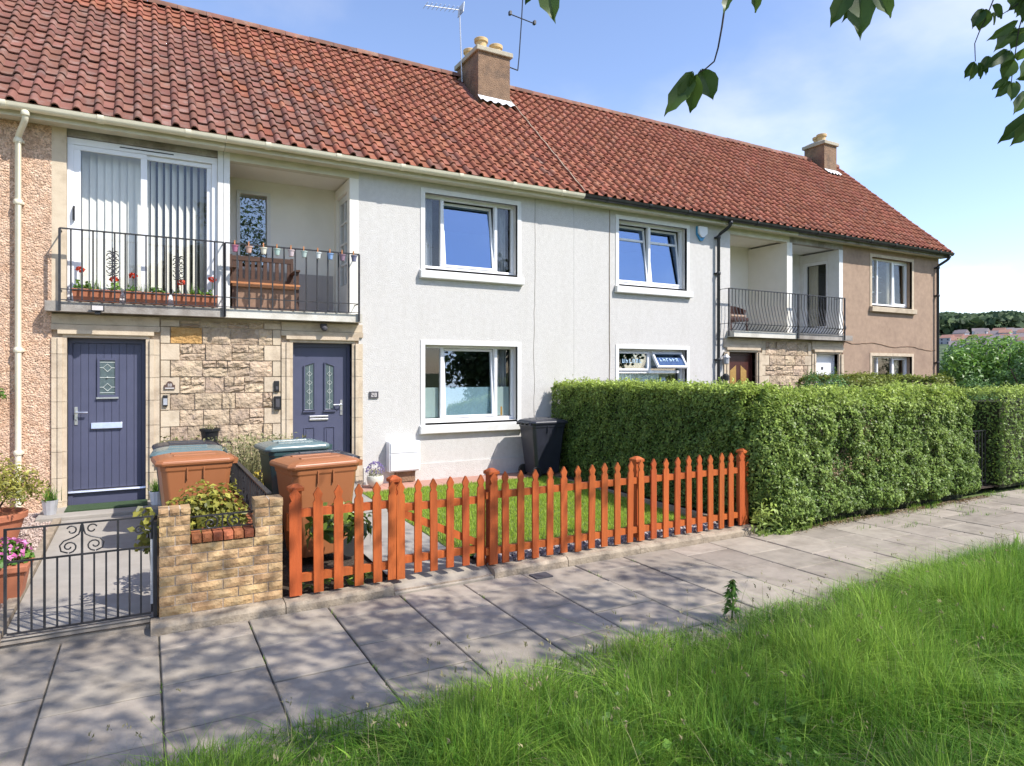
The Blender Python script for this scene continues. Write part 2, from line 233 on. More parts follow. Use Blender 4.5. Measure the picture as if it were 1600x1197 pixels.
# ------------------------------------------------------------------ mesh building
ORIG = {}
def setparent(o, p):
    if p is None: return
    o.parent = p
    if p.name in ORIG: o.matrix_parent_inverse = Matrix.Translation(-ORIG[p.name])
def link(name, me, mat=None, parent=None):
    if mat is not None and not me.materials: me.materials.append(M[mat] if isinstance(mat, str) else mat)
    o = bpy.data.objects.new(name, me); COL.objects.link(o); setparent(o, parent); return o
def tag(o, label=None, cat=None, group=None, kind=None):
    if label: o['label'] = label
    if cat: o['category'] = cat
    if group: o['group'] = group
    if kind: o['kind'] = kind
    return o
def thing(name, loc, label, cat, group=None, rz=0.0, world=True):
    o = bpy.data.objects.new(name, None); COL.objects.link(o); o.empty_display_size = 0.1
    o.location = loc; o.rotation_euler = (0, 0, rz)
    if world: ORIG[o.name] = Vector(loc)
    return tag(o, label, cat, group)
class MB:
    def __init__(s): s.v = []; s.f = []
    def add(s, vs, fs):
        b = len(s.v); s.v += [tuple(v) for v in vs]; s.f += [tuple(i+b for i in f) for f in fs]; return s
    def box(s, x0, x1, y0, y1, z0, z1, M4=None):
        vs = [(x0, y0, z0), (x1, y0, z0), (x1, y1, z0), (x0, y1, z0), (x0, y0, z1), (x1, y0, z1), (x1, y1, z1), (x0, y1, z1)]
        if M4 is not None: vs = [tuple(M4 @ Vector(v)) for v in vs]
        return s.add(vs, [(0, 3, 2, 1), (4, 5, 6, 7), (0, 1, 5, 4), (1, 2, 6, 5), (2, 3, 7, 6), (3, 0, 4, 7)])
    def frust(s, cx, cy, z0, z1, wx0, wy0, wx1, wy1):
        vs = [(cx+a*wx0/2, cy+b*wy0/2, z0) for a, b in ((-1, -1), (1, -1), (1, 1), (-1, 1))]+[(cx+a*wx1/2, cy+b*wy1/2, z1) for a, b in ((-1, -1), (1, -1), (1, 1), (-1, 1))]
        return s.add(vs, [(0, 3, 2, 1), (4, 5, 6, 7), (0, 1, 5, 4), (1, 2, 6, 5), (2, 3, 7, 6), (3, 0, 4, 7)])
    def prism_y(s, poly, y0, y1):          # poly in (x,z), counter-clockwise seen from -y
        n = len(poly); vs = [(x, y0, z) for x, z in poly]+[(x, y1, z) for x, z in poly]
        return s.add(vs, [tuple(range(n)), tuple(range(2*n-1, n-1, -1))]+[(i, i+n, (i+1) % n+n, (i+1) % n) for i in range(n)])
    def prism_x(s, poly, x0, x1):          # poly in (y,z)
        n = len(poly); vs = [(x0, y, z) for y, z in poly]+[(x1, y, z) for y, z in poly]
        return s.add(vs, [tuple(range(n)), tuple(range(2*n-1, n-1, -1))]+[(i, i+n, (i+1) % n+n, (i+1) % n) for i in range(n)])
    def tube(s, pts, r, n=6, cap=True):
        pts = [Vector(p) for p in pts]; rs = r if isinstance(r, (list, tuple)) else [r]*len(pts)
        b = len(s.v); prev = None
        for i, p in enumerate(pts):
            t = (pts[min(i+1, len(pts)-1)]-pts[max(i-1, 0)]).normalized()
            if prev is None:
                u = t.cross(Vector((0, 0, 1)))
                if u.length < 1e-3: u = t.cross(Vector((1, 0, 0)))
            else: u = prev-t*prev.dot(t)
            u.normalize(); prev = u; v = t.cross(u)
            for k in range(n):
                a = 2*math.pi*k/n; s.v.append(tuple(p+(u*math.cos(a)+v*math.sin(a))*rs[i]))
        for i in range(len(pts)-1):
            for k in range(n): s.f.append((b+i*n+k, b+i*n+(k+1) % n, b+(i+1)*n+(k+1) % n, b+(i+1)*n+k))
        if cap:
            s.f.append(tuple(b+k for k in range(n-1, -1, -1))); e = b+(len(pts)-1)*n; s.f.append(tuple(e+k for k in range(n)))
        return s
    def lathe(s, prof, n=20, c=(0, 0, 0)):
        b = len(s.v)
        for r, z in prof:
            for k in range(n):
                a = 2*math.pi*k/n; s.v.append((c[0]+r*math.cos(a), c[1]+r*math.sin(a), c[2]+z))
        for i in range(len(prof)-1):
            for k in range(n): s.f.append((b+i*n+k, b+i*n+(k+1) % n, b+(i+1)*n+(k+1) % n, b+(i+1)*n+k))
        s.f.append(tuple(b+k for k in range(n-1, -1, -1))); e = b+(len(prof)-1)*n; s.f.append(tuple(e+k for k in range(n)))
        return s
    def mesh(s, name, mat=None, smooth=False, bevel=0):
        me = bpy.data.meshes.new(name); me.from_pydata(s.v, [], s.f); me.update()
        if smooth:
            me.polygons.foreach_set('use_smooth', [True]*len(me.polygons))
            try: me.set_sharp_from_angle(angle=R(38))
            except Exception: pass
        if mat: me.materials.append(M[mat])
        return me
    def build(s, name, mat, parent=None, smooth=False, bevel=0, loc=None):
        o = link(name, s.mesh(name, mat, smooth), None, parent)
        if loc is not None: o.location = loc
        if bevel:
            md = o.modifiers.new('bevel', 'BEVEL'); md.width = bevel; md.segments = 2; md.limit_method = 'ANGLE'; md.angle_limit = R(40)
        return o
def npmesh(name, V, Fq, tint=None, mat=None, smooth=False):
    V = np.asarray(V, np.float32); Fq = np.asarray(Fq, np.int32); me = bpy.data.meshes.new(name)
    k = Fq.shape[1]; me.vertices.add(len(V)); me.vertices.foreach_set('co', V.ravel())
    me.loops.add(Fq.size); me.loops.foreach_set('vertex_index', Fq.ravel())
    me.polygons.add(len(Fq)); me.polygons.foreach_set('loop_start', np.arange(0, Fq.size, k, dtype=np.int32))
    if smooth: me.polygons.foreach_set('use_smooth', np.ones(len(Fq), bool))
    if tint is not None:
        a = me.attributes.new('tint', 'FLOAT', 'POINT'); a.data.foreach_set('value', np.clip(np.asarray(tint, np.float32), 0, 1))
    me.update(calc_edges=True); me.validate()
    if mat: me.materials.append(M[mat])
    return me
def unit(v): return v/np.maximum(np.linalg.norm(v, axis=1, keepdims=True), 1e-9)
def leafarr(P, Nn, size, aspect=0.5, jit=0.6, tint=None, fold=0.15, droop=0.0, rng=RNG, long=None):
    """leaf rhombs at P facing Nn"""
    n = len(P); P = np.asarray(P, float); Nn = unit(np.asarray(Nn, float)+rng.normal(0, jit, (n, 3)))
    t = rng.normal(0, 1, (n, 3)) if long is None else np.asarray(long, float)+rng.normal(0, 0.35, (n, 3))
    t[:, 2] -= droop; t = unit(t-Nn*np.sum(t*Nn, 1, keepdims=True)); s = np.cross(Nn, t)
    sz = (size*(0.6+0.8*rng.random(n)))[:, None]
    b = P-t*sz*0.5; tip = P+t*sz*0.5-Nn*sz*0.12; mid = P-t*sz*0.05
    l = mid+s*sz*aspect*0.5+Nn*sz*fold; r = mid-s*sz*aspect*0.5+Nn*sz*fold
    V = np.stack([b, r, tip, l], 1).reshape(-1, 3); Fq = np.arange(4*n).reshape(n, 4)
    T = np.repeat(np.clip(tint if tint is not None else rng.random(n), 0, 1), 4)
    return V, Fq, T
def leafobj(name, P, Nn, size, mat, parent=None, **k):
    V, Fq, T = leafarr(P, Nn, size, **k); return link(name, npmesh(name, V, Fq, T, mat), None, parent)
def blades(P, h, wd, lean=0.4, rng=RNG, tint=None, seg=3, curl=0.5, az=None):
    n = len(P); a = rng.random(n)*2*math.pi if az is None else az
    hh = h*(0.5+0.8*rng.random(n)) if np.ndim(h) == 0 else h
    ln = np.abs(rng.normal(0, lean, n)); d = np.stack([np.cos(a), np.sin(a), np.zeros(n)], 1); s = np.stack([-np.sin(a+rng.normal(0, .5, n)), np.cos(a), np.zeros(n)], 1)
    V = []
    for i in range(seg):
        u = i/seg; c = P+d*(ln*hh*(u**(1+curl)))[:, None]; c[:, 2] += hh*u*(1-0.35*np.minimum(ln, 1.2)*u)
        ww = (np.ones(n)*wd*(1-u*.75))[:, None]
        V += [c-s*ww/2, c+s*ww/2]
    c = P+d*(ln*hh)[:, None]; c[:, 2] += hh*(1-0.35*np.minimum(ln, 1.2)); V.append(c)
    nv = 2*seg+1; VV = np.stack(V, 1).reshape(-1, 3); base = (np.arange(n)*nv)[:, None]; F3 = []
    for i in range(seg-1):
        F3 += [base+np.array([[2*i, 2*i+1, 2*i+3]]), base+np.array([[2*i, 2*i+3, 2*i+2]])]
    F3.append(base+np.array([[2*seg-2, 2*seg-1, 2*seg]]))
    F3 = np.concatenate(F3, 0); T = np.repeat(np.clip(tint if tint is not None else rng.random(n), 0, 1), nv).reshape(n, nv)
    T = np.clip(T+np.linspace(-0.1, 0.15, nv)[None, :], 0, 1).ravel()
    return VV, F3, T
def noise1(P, sc, seed=0.0): return np.array([mnoise.noise((p[0]*sc+seed, p[1]*sc+seed*1.7, p[2]*sc)) for p in P])
# ================================================================== SETTING: ground
GZ = lambda y: 0.07+max(0, min(1, (y-5.5)/4.5))*0.11          # garden level
g = MB(); S = 3000
g.add([(-S, -S, -0.06), (S, -S, -0.06), (S, S, -0.06), (-S, S, -0.06)], [(0, 1, 2, 3)])
tag(g.build('ground', 'earth'), kind='structure')
# grass verge under the meadow grass: gently uneven
xs = np.linspace(-8, 40, 97); ys = np.linspace(-12, 3.62, 33)
V = [(x, y, -0.03+0.05*mnoise.noise((x*.5, y*.5, 0))*min(1, (3.62-y)/1.0)+0.02*min(1, (3.62-y))) for y in ys for x in xs]
F = [(j*97+i, j*97+i+1, (j+1)*97+i+1, (j+1)*97+i) for j in range(32) for i in range(96)]
tag(MB().add(V, F).build('verge', 'earth', smooth=True), kind='structure')
# pavement: bed plus individual slabs in columns across the walk, joints staggered
pav = MB().box(-6, 34, 3.40, 5.44, -0.2, -0.012).build('pavement', 'joint'); tag(pav, kind='structure')
SLW = 0.605; GAP = 0.0055
slab_me = {}
def slabmesh(w_, l_):
    k = (round(w_, 3), round(l_, 3))
    if k not in slab_me:
        m = MB(); e = 0.006; x, y = w_/2-GAP, l_/2-GAP
        vs = [(-x, -y, -0.05), (x, -y, -0.05), (x, y, -0.05), (-x, y, -0.05), (-x, -y, -e), (x, -y, -e), (x, y, -e), (-x, y, -e), (-x+e, -y+e, 0), (x-e, -y+e, 0), (x-e, y-e, 0), (-x+e, y-e, 0)]
        m.add(vs, [(0, 1, 5, 4), (1, 2, 6, 5), (2, 3, 7, 6), (3, 0, 4, 7), (4, 5, 9, 8), (5, 6, 10, 9), (6, 7, 11, 10), (7, 4, 8, 11), (8, 9, 10, 11)])
        slab_me[k] = m.mesh('paving_slab', 'slab')
    return slab_me[k]
rs = random.Random(3)
for c in range(-5, 48):
    x0 = 0.082+c*SLW; off = 0.02 if c % 2 else 0.30
    edges = [5.415]; y = 5.415-(0.575 if off < .1 else 0.30)
    if c < 0: edges = [5.62]; y = 5.30-(0 if off > .1 else .28)
    while y > 3.45: edges.append(y); y -= 0.585
    edges.append(3.42)
    for a, b in zip(edges[:-1], edges[1:]):
        if a-b < 0.05: continue
        o = link('paving_slab', slabmesh(SLW, a-b), None, pav); o.location = (x0+SLW/2, (a+b)/2, rs.uniform(-0.005, 0.004)); o.rotation_euler = (R(rs.uniform(-.35, .35)), R(rs.uniform(-.35, .35)), 0)
# kerb along the garden fronts
ker = MB().box(0.09, 6.5, 5.44, 5.60, -0.2, 0.028).build('kerb', 'kerb'); tag(ker, kind='structure')
def kerbstone(x0, x1):
    m = MB(); r_ = random.Random(int(x0*100)); n = 7
    prof = [(5.418, -0.05), (5.42, 0.05), (5.437, 0.072), (5.46, 0.078), (5.585, 0.080), (5.588, -0.05)]
    xs_ = [x0+(x1-x0)*i/n for i in range(n+1)]; V_ = []
    for x in xs_:
        for (y_, z_) in prof: V_.append((x, y_+r_.uniform(-.004, .004), z_+r_.uniform(-.004, .003)*(z_ > 0)))
    k = len(prof); F_ = [(i*k+j, (i+1)*k+j, (i+1)*k+j+1, i*k+j+1) for i in range(n) for j in range(k-1)]+[tuple(range(k-1, -1, -1)), tuple(n*k+j for j in range(k))]
    m.add(V_, F_).build('kerb_stone', 'kerb', ker)
for a, b in ((0.03, 0.965), (0.972, 1.86), (2.83, 3.645), (3.652, 4.56), (4.566, 5.46), (5.466, 6.38)): kerbstone(a, b)
for (ta, tb) in ((1.868, 2.824), (-0.90, 0.026)): tag(MB().prism_x([(5.42 if ta > 0 else 5.60, -.2), (5.66, -.2), (5.66, .084), (5.62, .083), (5.47 if ta > 0 else 5.61, .03 if ta > 0 else .06), (5.42 if ta > 0 else 5.60, .012)], ta, tb).build('gate_threshold', 'slab'), kind='structure')
# front gardens
def sheet(name, x0, x1, y0, y1, mat, dz=0.0, nx=2, ny=12, wob=0):
    V_ = [(x0+(x1-x0)*i/nx, y0+(y1-y0)*j/ny, GZ(y0+(y1-y0)*j/ny)+dz+(mnoise.noise((i*.9, j*.9, x0))*wob)) for j in range(ny+1) for i in range(nx+1)]
    F_ = [(j*(nx+1)+i, j*(nx+1)+i+1, (j+1)*(nx+1)+i+1, (j+1)*(nx+1)+i) for j in range(ny) for i in range(nx)]
    return tag(MB().add(V_, F_).build(name, mat, smooth=True), kind='structure')
sheet('garden_soil', -8, 30, 5.59, 10.05, 'soil', -0.03, 60, 14, 0.012)
sheet('garden_path', -0.86, 0.06, 5.60, 9.31, 'path', 0.006)
sheet('garden_path', 1.90, 2.72, 5.605, 9.95, 'path', 0.006)
sheet('gravel_bed', -6, -0.92, 5.7, 10.0, 'gravel', -0.008, 10, 10)
sheet('lawn', 2.728, 5.95, 5.92, 9.38, 'earth', 0.004)
for i, (xa, xb) in enumerate(((-0.94, -0.865),)):
    tag(MB().add([(xa, 5.6, 0.03), (xb, 5.6, 0.03), (xb, 9.3, 0.03), (xa, 9.3, 0.03), (xa, 5.6, 0.12), (xb, 5.6, 0.12), (xb, 9.3, 0.205), (xa, 9.3, 0.205)],
             [(0, 3, 2, 1), (4, 5, 6, 7), (0, 1, 5, 4), (1, 2, 6, 5), (2, 3, 7, 6), (3, 0, 4, 7)]).build('path_edging', 'kerb'), kind='structure')
edg = tag(MB().box(5.99, 6.05, 5.75, 9.4, 0.0, 0.165).build('lawn_edging', 'kerb'), kind='structure')
pk = tag(MB().box(2.75, 6.3, 9.40, 9.995, 0.0, GZ(9.5)-0.012).build('house_paving', 'joint'), kind='structure')
for i in range(8):
    x0 = 2.755+i*0.44
    MB().box(x0, x0+0.435, 9.41, 9.985, GZ(9.5)-0.03, GZ(9.5)+0.008).build('pink_slab', 'pinkslab', pk)
tag(MB().box(-1.12, 0.30, 9.32, 10.04, 0.0, 0.215).build('door_step', 'path', bevel=0.012), kind='structure')
tag(MB().box(1.80, 2.80, 9.62, 10.04, 0.0, 0.225).build('door_step', 'path', bevel=0.012), kind='structure')
# lawn blades, pebbles, gravel
n = 46000; P = np.stack([RNG.uniform(2.73, 5.95, n), RNG.uniform(5.92, 9.38, n), np.zeros(n)], 1); P[:, 2] = 0.074+np.clip((P[:, 1]-5.5)/4.5, 0, 1)*0.11
V, Fq, T = blades(P, 0.042, 0.007, 0.5, seg=2); tag(link('lawn_grass', npmesh('lawn_grass', V, Fq, T, 'lawn')), 'short bright green lawn behind the orange picket fence', 'grass', kind='stuff')
def stones(name, n, x0, x1, y0, y1, r, mat, label, dz=0.0):
    base = np.array([(1, 0, 0), (-1, 0, 0), (0, 1, 0), (0, -1, 0), (0, 0, 1), (0, 0, -1)], float)
    fc = np.array([(0, 2, 4), (2, 1, 4), (1, 3, 4), (3, 0, 4), (2, 0, 5), (1, 2, 5), (3, 1, 5), (0, 3, 5)])
    P_ = np.stack([RNG.uniform(x0, x1, n), RNG.uniform(y0, y1, n), np.zeros(n)], 1); P_[:, 2] = 0.07+np.clip((P_[:, 1]-5.5)/4.5, 0, 1)*0.11+RNG.uniform(-.3, .8, n)*r+dz
    sc = r*RNG.uniform(.5, 1.3, (n, 1, 1))*RNG.uniform(.6, 1.2, (n, 1, 3)); a = RNG.random(n)*6.28
    vb = base[None]*sc*np.where(np.abs(RNG.normal(0, 1, (n, 6, 1))) > 3, 1, RNG.uniform(.7, 1.2, (n, 6, 1)))
    vx = vb[:, :, 0]*np.cos(a)[:, None]-vb[:, :, 1]*np.sin(a)[:, None]; vy = vb[:, :, 0]*np.sin(a)[:, None]+vb[:, :, 1]*np.cos(a)[:, None]
    Vv = np.stack([vx, vy, vb[:, :, 2]], 2)+P_[:, None]
    ff = (np.arange(n)*6)[:, None, None]+fc[None]
    return tag(link(name, npmesh(name, Vv.reshape(-1, 3), ff.reshape(-1, 3), None, mat, True)), label, 'pebbles', kind='stuff')
stones('pebble_strip', 5200, 2.85, 6.0, 5.60, 5.92, 0.024, 'pebble', 'strip of grey and white pebbles along the foot of the picket fence')
stones('gravel_chips', 9000, -2.6, -0.94, 5.7, 9.9, 0.017, 'gravel', 'pale pink gravel beside the left garden path')
# ================================================================== HOUSES
def wall(x0, x1, z0, z1, y0, y1, ops=()):
    """slab with rectangular openings (ox0,ox1,oz0,oz1); reveals included"""
    xs_ = sorted({x0, x1, *[o[0] for o in ops], *[o[1] for o in ops]}); zs_ = sorted({z0, z1, *[o[2] for o in ops], *[o[3] for o in ops]})
    xs_ = [x for x in xs_ if x0 <= x <= x1]; zs_ = [z for z in zs_ if z0 <= z <= z1]
    nx, nz = len(xs_)-1, len(zs_)-1
    solid = lambda i, j: 0 <= i < nx and 0 <= j < nz and not any(o[0]-1e-6 <= xs_[i] and xs_[i+1] <= o[1]+1e-6 and o[2]-1e-6 <= zs_[j] and zs_[j+1] <= o[3]+1e-6 for o in ops)
    m = MB()
    for i in range(nx):
        for j in range(nz):
            if not solid(i, j): continue
            a, b, c, d = xs_[i], xs_[i+1], zs_[j], zs_[j+1]
            m.add([(a, y0, c), (b, y0, c), (b, y0, d), (a, y0, d)], [(0, 1, 2, 3)]); m.add([(a, y1, c), (b, y1, c), (b, y1, d), (a, y1, d)], [(3, 2, 1, 0)])
            if not solid(i-1, j): m.add([(a, y0, c), (a, y1, c), (a, y1, d), (a, y0, d)], [(3, 2, 1, 0)])
            if not solid(i+1, j): m.add([(b, y0, c), (b, y1, c), (b, y1, d), (b, y0, d)], [(0, 1, 2, 3)])
            if not solid(i, j-1): m.add([(a, y0, c), (b, y0, c), (b, y1, c), (a, y1, c)], [(3, 2, 1, 0)])
            if not solid(i, j+1): m.add([(a, y0, d), (b, y0, d), (b, y1, d), (a, y1, d)], [(0, 1, 2, 3)])
    return m
HX = [-4.95, 0.95, 6.85, 12.75, 18.78]
hA = thing('terraced_house', (-2.0, 10, 0), 'left end house with orange pebbledash wall, cream downpipe and glazed-in balcony', 'house', 'terraced houses in the row')
hB = thing('terraced_house', (3.9, 10, 0), 'white rendered house with cream gutter and open balcony above the blue two-panel door', 'house', 'terraced houses in the row')
hC = thing('terraced_house', (9.8, 10, 0), 'white rendered house with black gutter, alarm box and mahogany front door', 'house', 'terraced houses in the row')
hD = thing('terraced_house', (15.7, 10, 0), 'brown rendered gable end house with white front door at the right', 'house', 'terraced houses in the row')
HS = [hA, hB, hC, hD]
WTOP = 5.10
# ---- walls
def winops(c): return [(c-0.85, c+0.85, 3.60, 4.83), (c-0.85, c+0.85, 1.09, 2.38)]
WB = (4.79, 8.75, 16.66)
ops = [(3.945, 5.66, 3.60, 4.82), (3.945, 5.66, 1.09, 2.36)]
wall(-4.95, -1.03, -0.15, WTOP, 10.0, 10.28, winops(-3.0)).build('wall', 'pebbledash', hA)
wall(2.86, 6.848, -0.15, WTOP, 10.0, 10.28, ops).build('wall', 'white_render', hB)
MB().box(2.93, 6.842, 9.975, 9.999, -0.1, 0.44).build('plinth', 'white_render', hB)
opC = [(7.88, 9.62, 3.60, 4.84), (7.88, 9.62, 1.09, 2.37)]
wall(6.852, 10.80, -0.15, WTOP, 10.0, 10.28, opC).build('wall', 'white_render', hC)
opD = [(15.80, 17.52, 3.60, 4.80), (15.80, 17.52, 1.09, 2.33)]
wall(14.66, 18.78, -0.15, WTOP, 10.0, 10.28, opD).build('wall', 'brown_render', hD)
# gable, rear, party walls, floors, ceilings
EY, EZ, RY, RZ = 9.70, 5.10, 13.10, 8.33
MB().prism_x([(10.28, -0.15), (16.2, -0.15), (16.2, 5.1), (13.1, 8.25), (10.28, 5.45)], 18.50, 18.78).build('gable_wall', 'brown_render', hD)
for i, h in enumerate(HS):
    a, b = HX[i]+0.004, HX[i+1]-0.004
    if i == 3: b = 18.496
    MB().box(a, b, 16.0, 16.2, -0.15, 5.0).build('wall', 'pebbledash' if i == 0 else 'brown_render' if i == 3 else 'white_render', h)
    m = MB(); m.box(a+.10, b-.01, 11.45, 15.98, 2.42, 2.66); m.box(a+.1, b-.01, 10.29, 15.98, 0.0, 0.2); m.box(a+.1, b-.01, 11.45, 15.98, 4.98, 5.06)
    ra, rb = ((-4.8, -1.04), (2.87, 6.75), (6.96, 10.79), (14.67, 18.4))[i]
    m.box(ra, rb, 10.29, 11.44, 2.42, 2.66); m.box(ra, rb, 10.29, 11.44, 4.98, 5.06)
    m.box(a+.1, b-.01, 13.2, 13.3, 0.2, 2.42); m.box(a+.1, b-.01, 13.2, 13.3, 2.66, 4.98)
    m.build('room_lining', 'interior', h)
    MB().box(a, a+0.09, 10.29, 15.99, -0.1, 5.0).build('party_wall', 'interior', h)
# ---- roof: sheathing, pantiles, ridge
SL = math.hypot(RY-EY, RZ-EZ); PITCH = math.atan2(RZ-EZ, RY-EY); TW = 0.2135; NROW = 20; GA = (SL+0.02)/NROW
def tilemesh():
    n = 11; m = MB(); ln = GA+0.07; th = 0.017
    def prof(u):
        if u < 0.44: return 0.052*math.sin(math.pi*u/0.44)**0.55
        return -0.005*math.sin(math.pi*(u-0.44)/0.56)
    top = []; W_ = TW+0.014
    for k in range(n+1):
        u = k/n; top.append((u*W_, prof(u)+(0.006 if k == n else 0)))
    for (y, lift) in ((0.0, 0.034), (ln, 0.0)):
        for (x, z) in top: m.v.append((x, y, z+lift))
    for (x, z) in top: m.v.append((x, 0.0, z+0.034-th))
    for (x, z) in top: m.v.append((x, 0.05, z+0.034-th-0.003))
    K = n+1
    for k in range(n):
        m.f.append((k, k+1, K+k+1, K+k)); m.f.append((2*K+k, 2*K+k+1, k+1, k)); m.f.append((3*K+k, 3*K+k+1, 2*K+k+1, 2*K+k))
    m.f.append((0, K, 3*K, 2*K)); m.f.append((n, 2*K+n, 3*K+n, K+n))
    return m
TM = tilemesh(); tile_me = TM.mesh('roof_tile', 'tile', True); tile_old = TM.mesh('roof_tile', 'tile_old', True)
UPV = Vector((0, math.cos(PITCH), math.sin(PITCH))); NRV = Vector((0, -math.sin(PITCH), math.cos(PITCH)))
rt = random.Random(11)
chim_boxes = [(6.0, 6.80, 12.28, 13.9), (17.60, 18.22, 12.58, 13.7)]
for i, h in enumerate(HS):
    a, b = HX[i], HX[i+1]
    if i == 0: a = -3.2
    if i == 3: b = 18.86
    m = MB(); e0 = Vector((0, EY+0.02, EZ-0.02)); r0 = Vector((0, RY, RZ-0.03))
    aa = HX[i]
    m.prism_x([(EY+.05, EZ-.015), (RY, RZ-.06), (16.5, EZ-.05), (16.5, EZ-.12), (RY, RZ-.14), (EY+.10, EZ-.045)], aa+.002, b-.002)
    roof = m.build('roof', 'tile_old', h)
    tile = tile_old if i == 0 else tile_me
    MB().box(a, b-.002, EY+.012, EY+.05, EZ-.012, EZ+.042).build('eave_bedding', 'ridge', roof)
    ncol = max(1, round((b-a)/TW)); cw = (b-a)/ncol; sites = []
    for c in range(ncol):
        for r_ in range(NROW):
            x = a+c*cw; y = EY+UPV.y*r_*GA; z = EZ+UPV.z*r_*GA
            if any(x+TW > q[0] and x < q[1] and y+0.2 > q[2] for q in chim_boxes): continue
            sites.append((x, y, z, c, r_))
    dist_ = lambda s: (s[0]**2+s[1]**2+s[2]**2)
    sites.sort(key=dist_)
    bulk = MB()
    for k, (x, y, z, c, r_) in enumerate(sites):
        jx, jr, jl = rt.uniform(-.004, .004), rt.gauss(0, .009), rt.uniform(0, .008)
        sag = 0.012*mnoise.noise((x*.8, r_*.25, 3.0))
        loc = Vector((x+jx, y, z))+NRV*(jl+sag); rot = Matrix.Rotation(PITCH, 4, 'X') @ Matrix.Rotation(jr, 4, 'Z')
        if k < 300:
            # row weathering: the oldest tiles keep the darker clay
            use = tile
            if i == 1: use = tile_old if rt.random() < max(0.05, 0.85-(x-0.95)/3.2) else tile_me
            o = bpy.data.objects.new('roof_tile', use); COL.objects.link(o); o.parent = roof
            o.matrix_local = Matrix.Translation(loc) @ rot
            o.scale = (cw/TW, 1, 1)
        else:
            MM = Matrix.Translation(loc) @ rot; bulk.add([MM @ Vector(v) for v in TM.v], TM.f)
    if bulk.v: tag(bulk.build('roof_tile_mass', 'tile', roof, True), kind='stuff')
    nr = max(1, round((b-a)/0.44))
    for k in range(nr):
        x0 = a+k*(b-a)/nr; x1 = x0+(b-a)/nr-0.006
        if any(x1 > q[0] and x0 < q[1] and q[2] < RY for q in chim_boxes): continue
        pts = []; m = MB(); nn = 8; dz = rt.uniform(-.006, .006)
        for xx in (x0, x1):
            for q in range(nn+1):
                an = math.pi*q/nn; m.v.append((xx, RY-0.135*math.cos(an), RZ-0.035+dz+0.125*math.sin(an)))
        for q in range(nn): m.f.append((q, nn+1+q, nn+2+q, q+1))
        m.f.append(tuple(range(nn+1))); m.f.append(tuple(range(2*nn+1, nn, -1)))
        m.build('ridge_tile', 'ridge', roof, True)
# verge edge at the gable
MB().prism_x([(EY, EZ-.02), (RY, RZ+.03), (RY, RZ-.14), (EY+.05, EZ-.15)], 18.80, 18.85).build('verge_board', 'ridge', hD)
# ---- eaves: soffit, fascia, gutter
for i, h in enumerate(HS):
    a, b = HX[i]+.003, HX[i+1]-.003
    if i == 3: b = 18.84
    mt = 'soffit'
    MB().box(a, b, 9.80, 10.0-.002, 4.99, 5.04).build('soffit', mt, h)
    MB().box(a, b, 9.765, 9.798, 4.975, 5.075).build('fascia', 'soffit' if i < 2 else 'slab_stain' if i == 3 else 'soffit', h)
    pm_ = 'creampipe' if i < 2 else 'blackpipe'; gy, gz, gr = 9.69, 5.085, 0.062
    m = MB(); nn = 8; prof = []
    for q in range(nn+1):
        an = math.pi+math.pi*q/nn; prof.append((gy+gr*math.cos(an), gz+gr*math.sin(an)))
    prof = [(gy-gr-.006, gz+.012)]+prof+[(gy+gr+.006, gz+.012)]
    inner = [(gy+gr-.004, gz+.012)]+[(gy+(gr-.006)*math.cos(math.pi+math.pi*q/nn), gz+(gr-.006)*math.sin(math.pi+math.pi*q/nn)) for q in range(nn, -1, -1)]+[(gy-gr+.002, gz+.012)]
    m.prism_x(prof+inner, a, b); gu = m.build('gutter', pm_, h, True)
    k = a+0.5
    while k < b:
        m = MB(); p2 = [(gy+(gr+.008)*math.cos(math.pi+math.pi*q/nn), gz+(gr+.008)*math.sin(math.pi+math.pi*q/nn)) for q in range(nn+1)]
        p3 = [(gy+(gr-.001)*math.cos(math.pi+math.pi*q/nn), gz+(gr-.001)*math.sin(math.pi+math.pi*q/nn)) for q in range(nn, -1, -1)]
        m.prism_x([(gy-gr-.008, gz+.016)]+p2+[(gy+gr+.008, gz+.016)]+p3, k, k+0.07); m.build('gutter_bracket', pm_, gu, True); k += 0.98
def downpipe(h, x, mat, zb, neck=True):
    y = 9.925; m = MB()
    m.tube([(x+.10, 9.69, 5.03), (x+.10, 9.70, 4.95), (x+.085, 9.74, 4.91), (x+.015, 9.89, 4.80), (x, y, 4.76), (x, y, zb)], 0.034, 10)
    d = m.build('downpipe', mat, h, True)
    for z in (4.97, 4.70, 3.95, 2.15, 0.9):
        if z < zb: continue
        q = MB().lathe([(.040, 0), (.046, .008), (.046, .05), (.040, .06)], 12, (x+(.10 if z > 4.9 else 0), 9.69 if z > 4.9 else y, z)); 
        if z < 4.9: q.box(x-.055, x+.055, y+.03, 9.999, z+.012, z+.045)
        q.build('pipe_collar', mat, d, True)
downpipe(hA, XY(30), 'creampipe', 0.1); downpipe(hC, 10.44, 'blackpipe', 0.1); downpipe(hD, 18.60, 'blackpipe', 0.1)
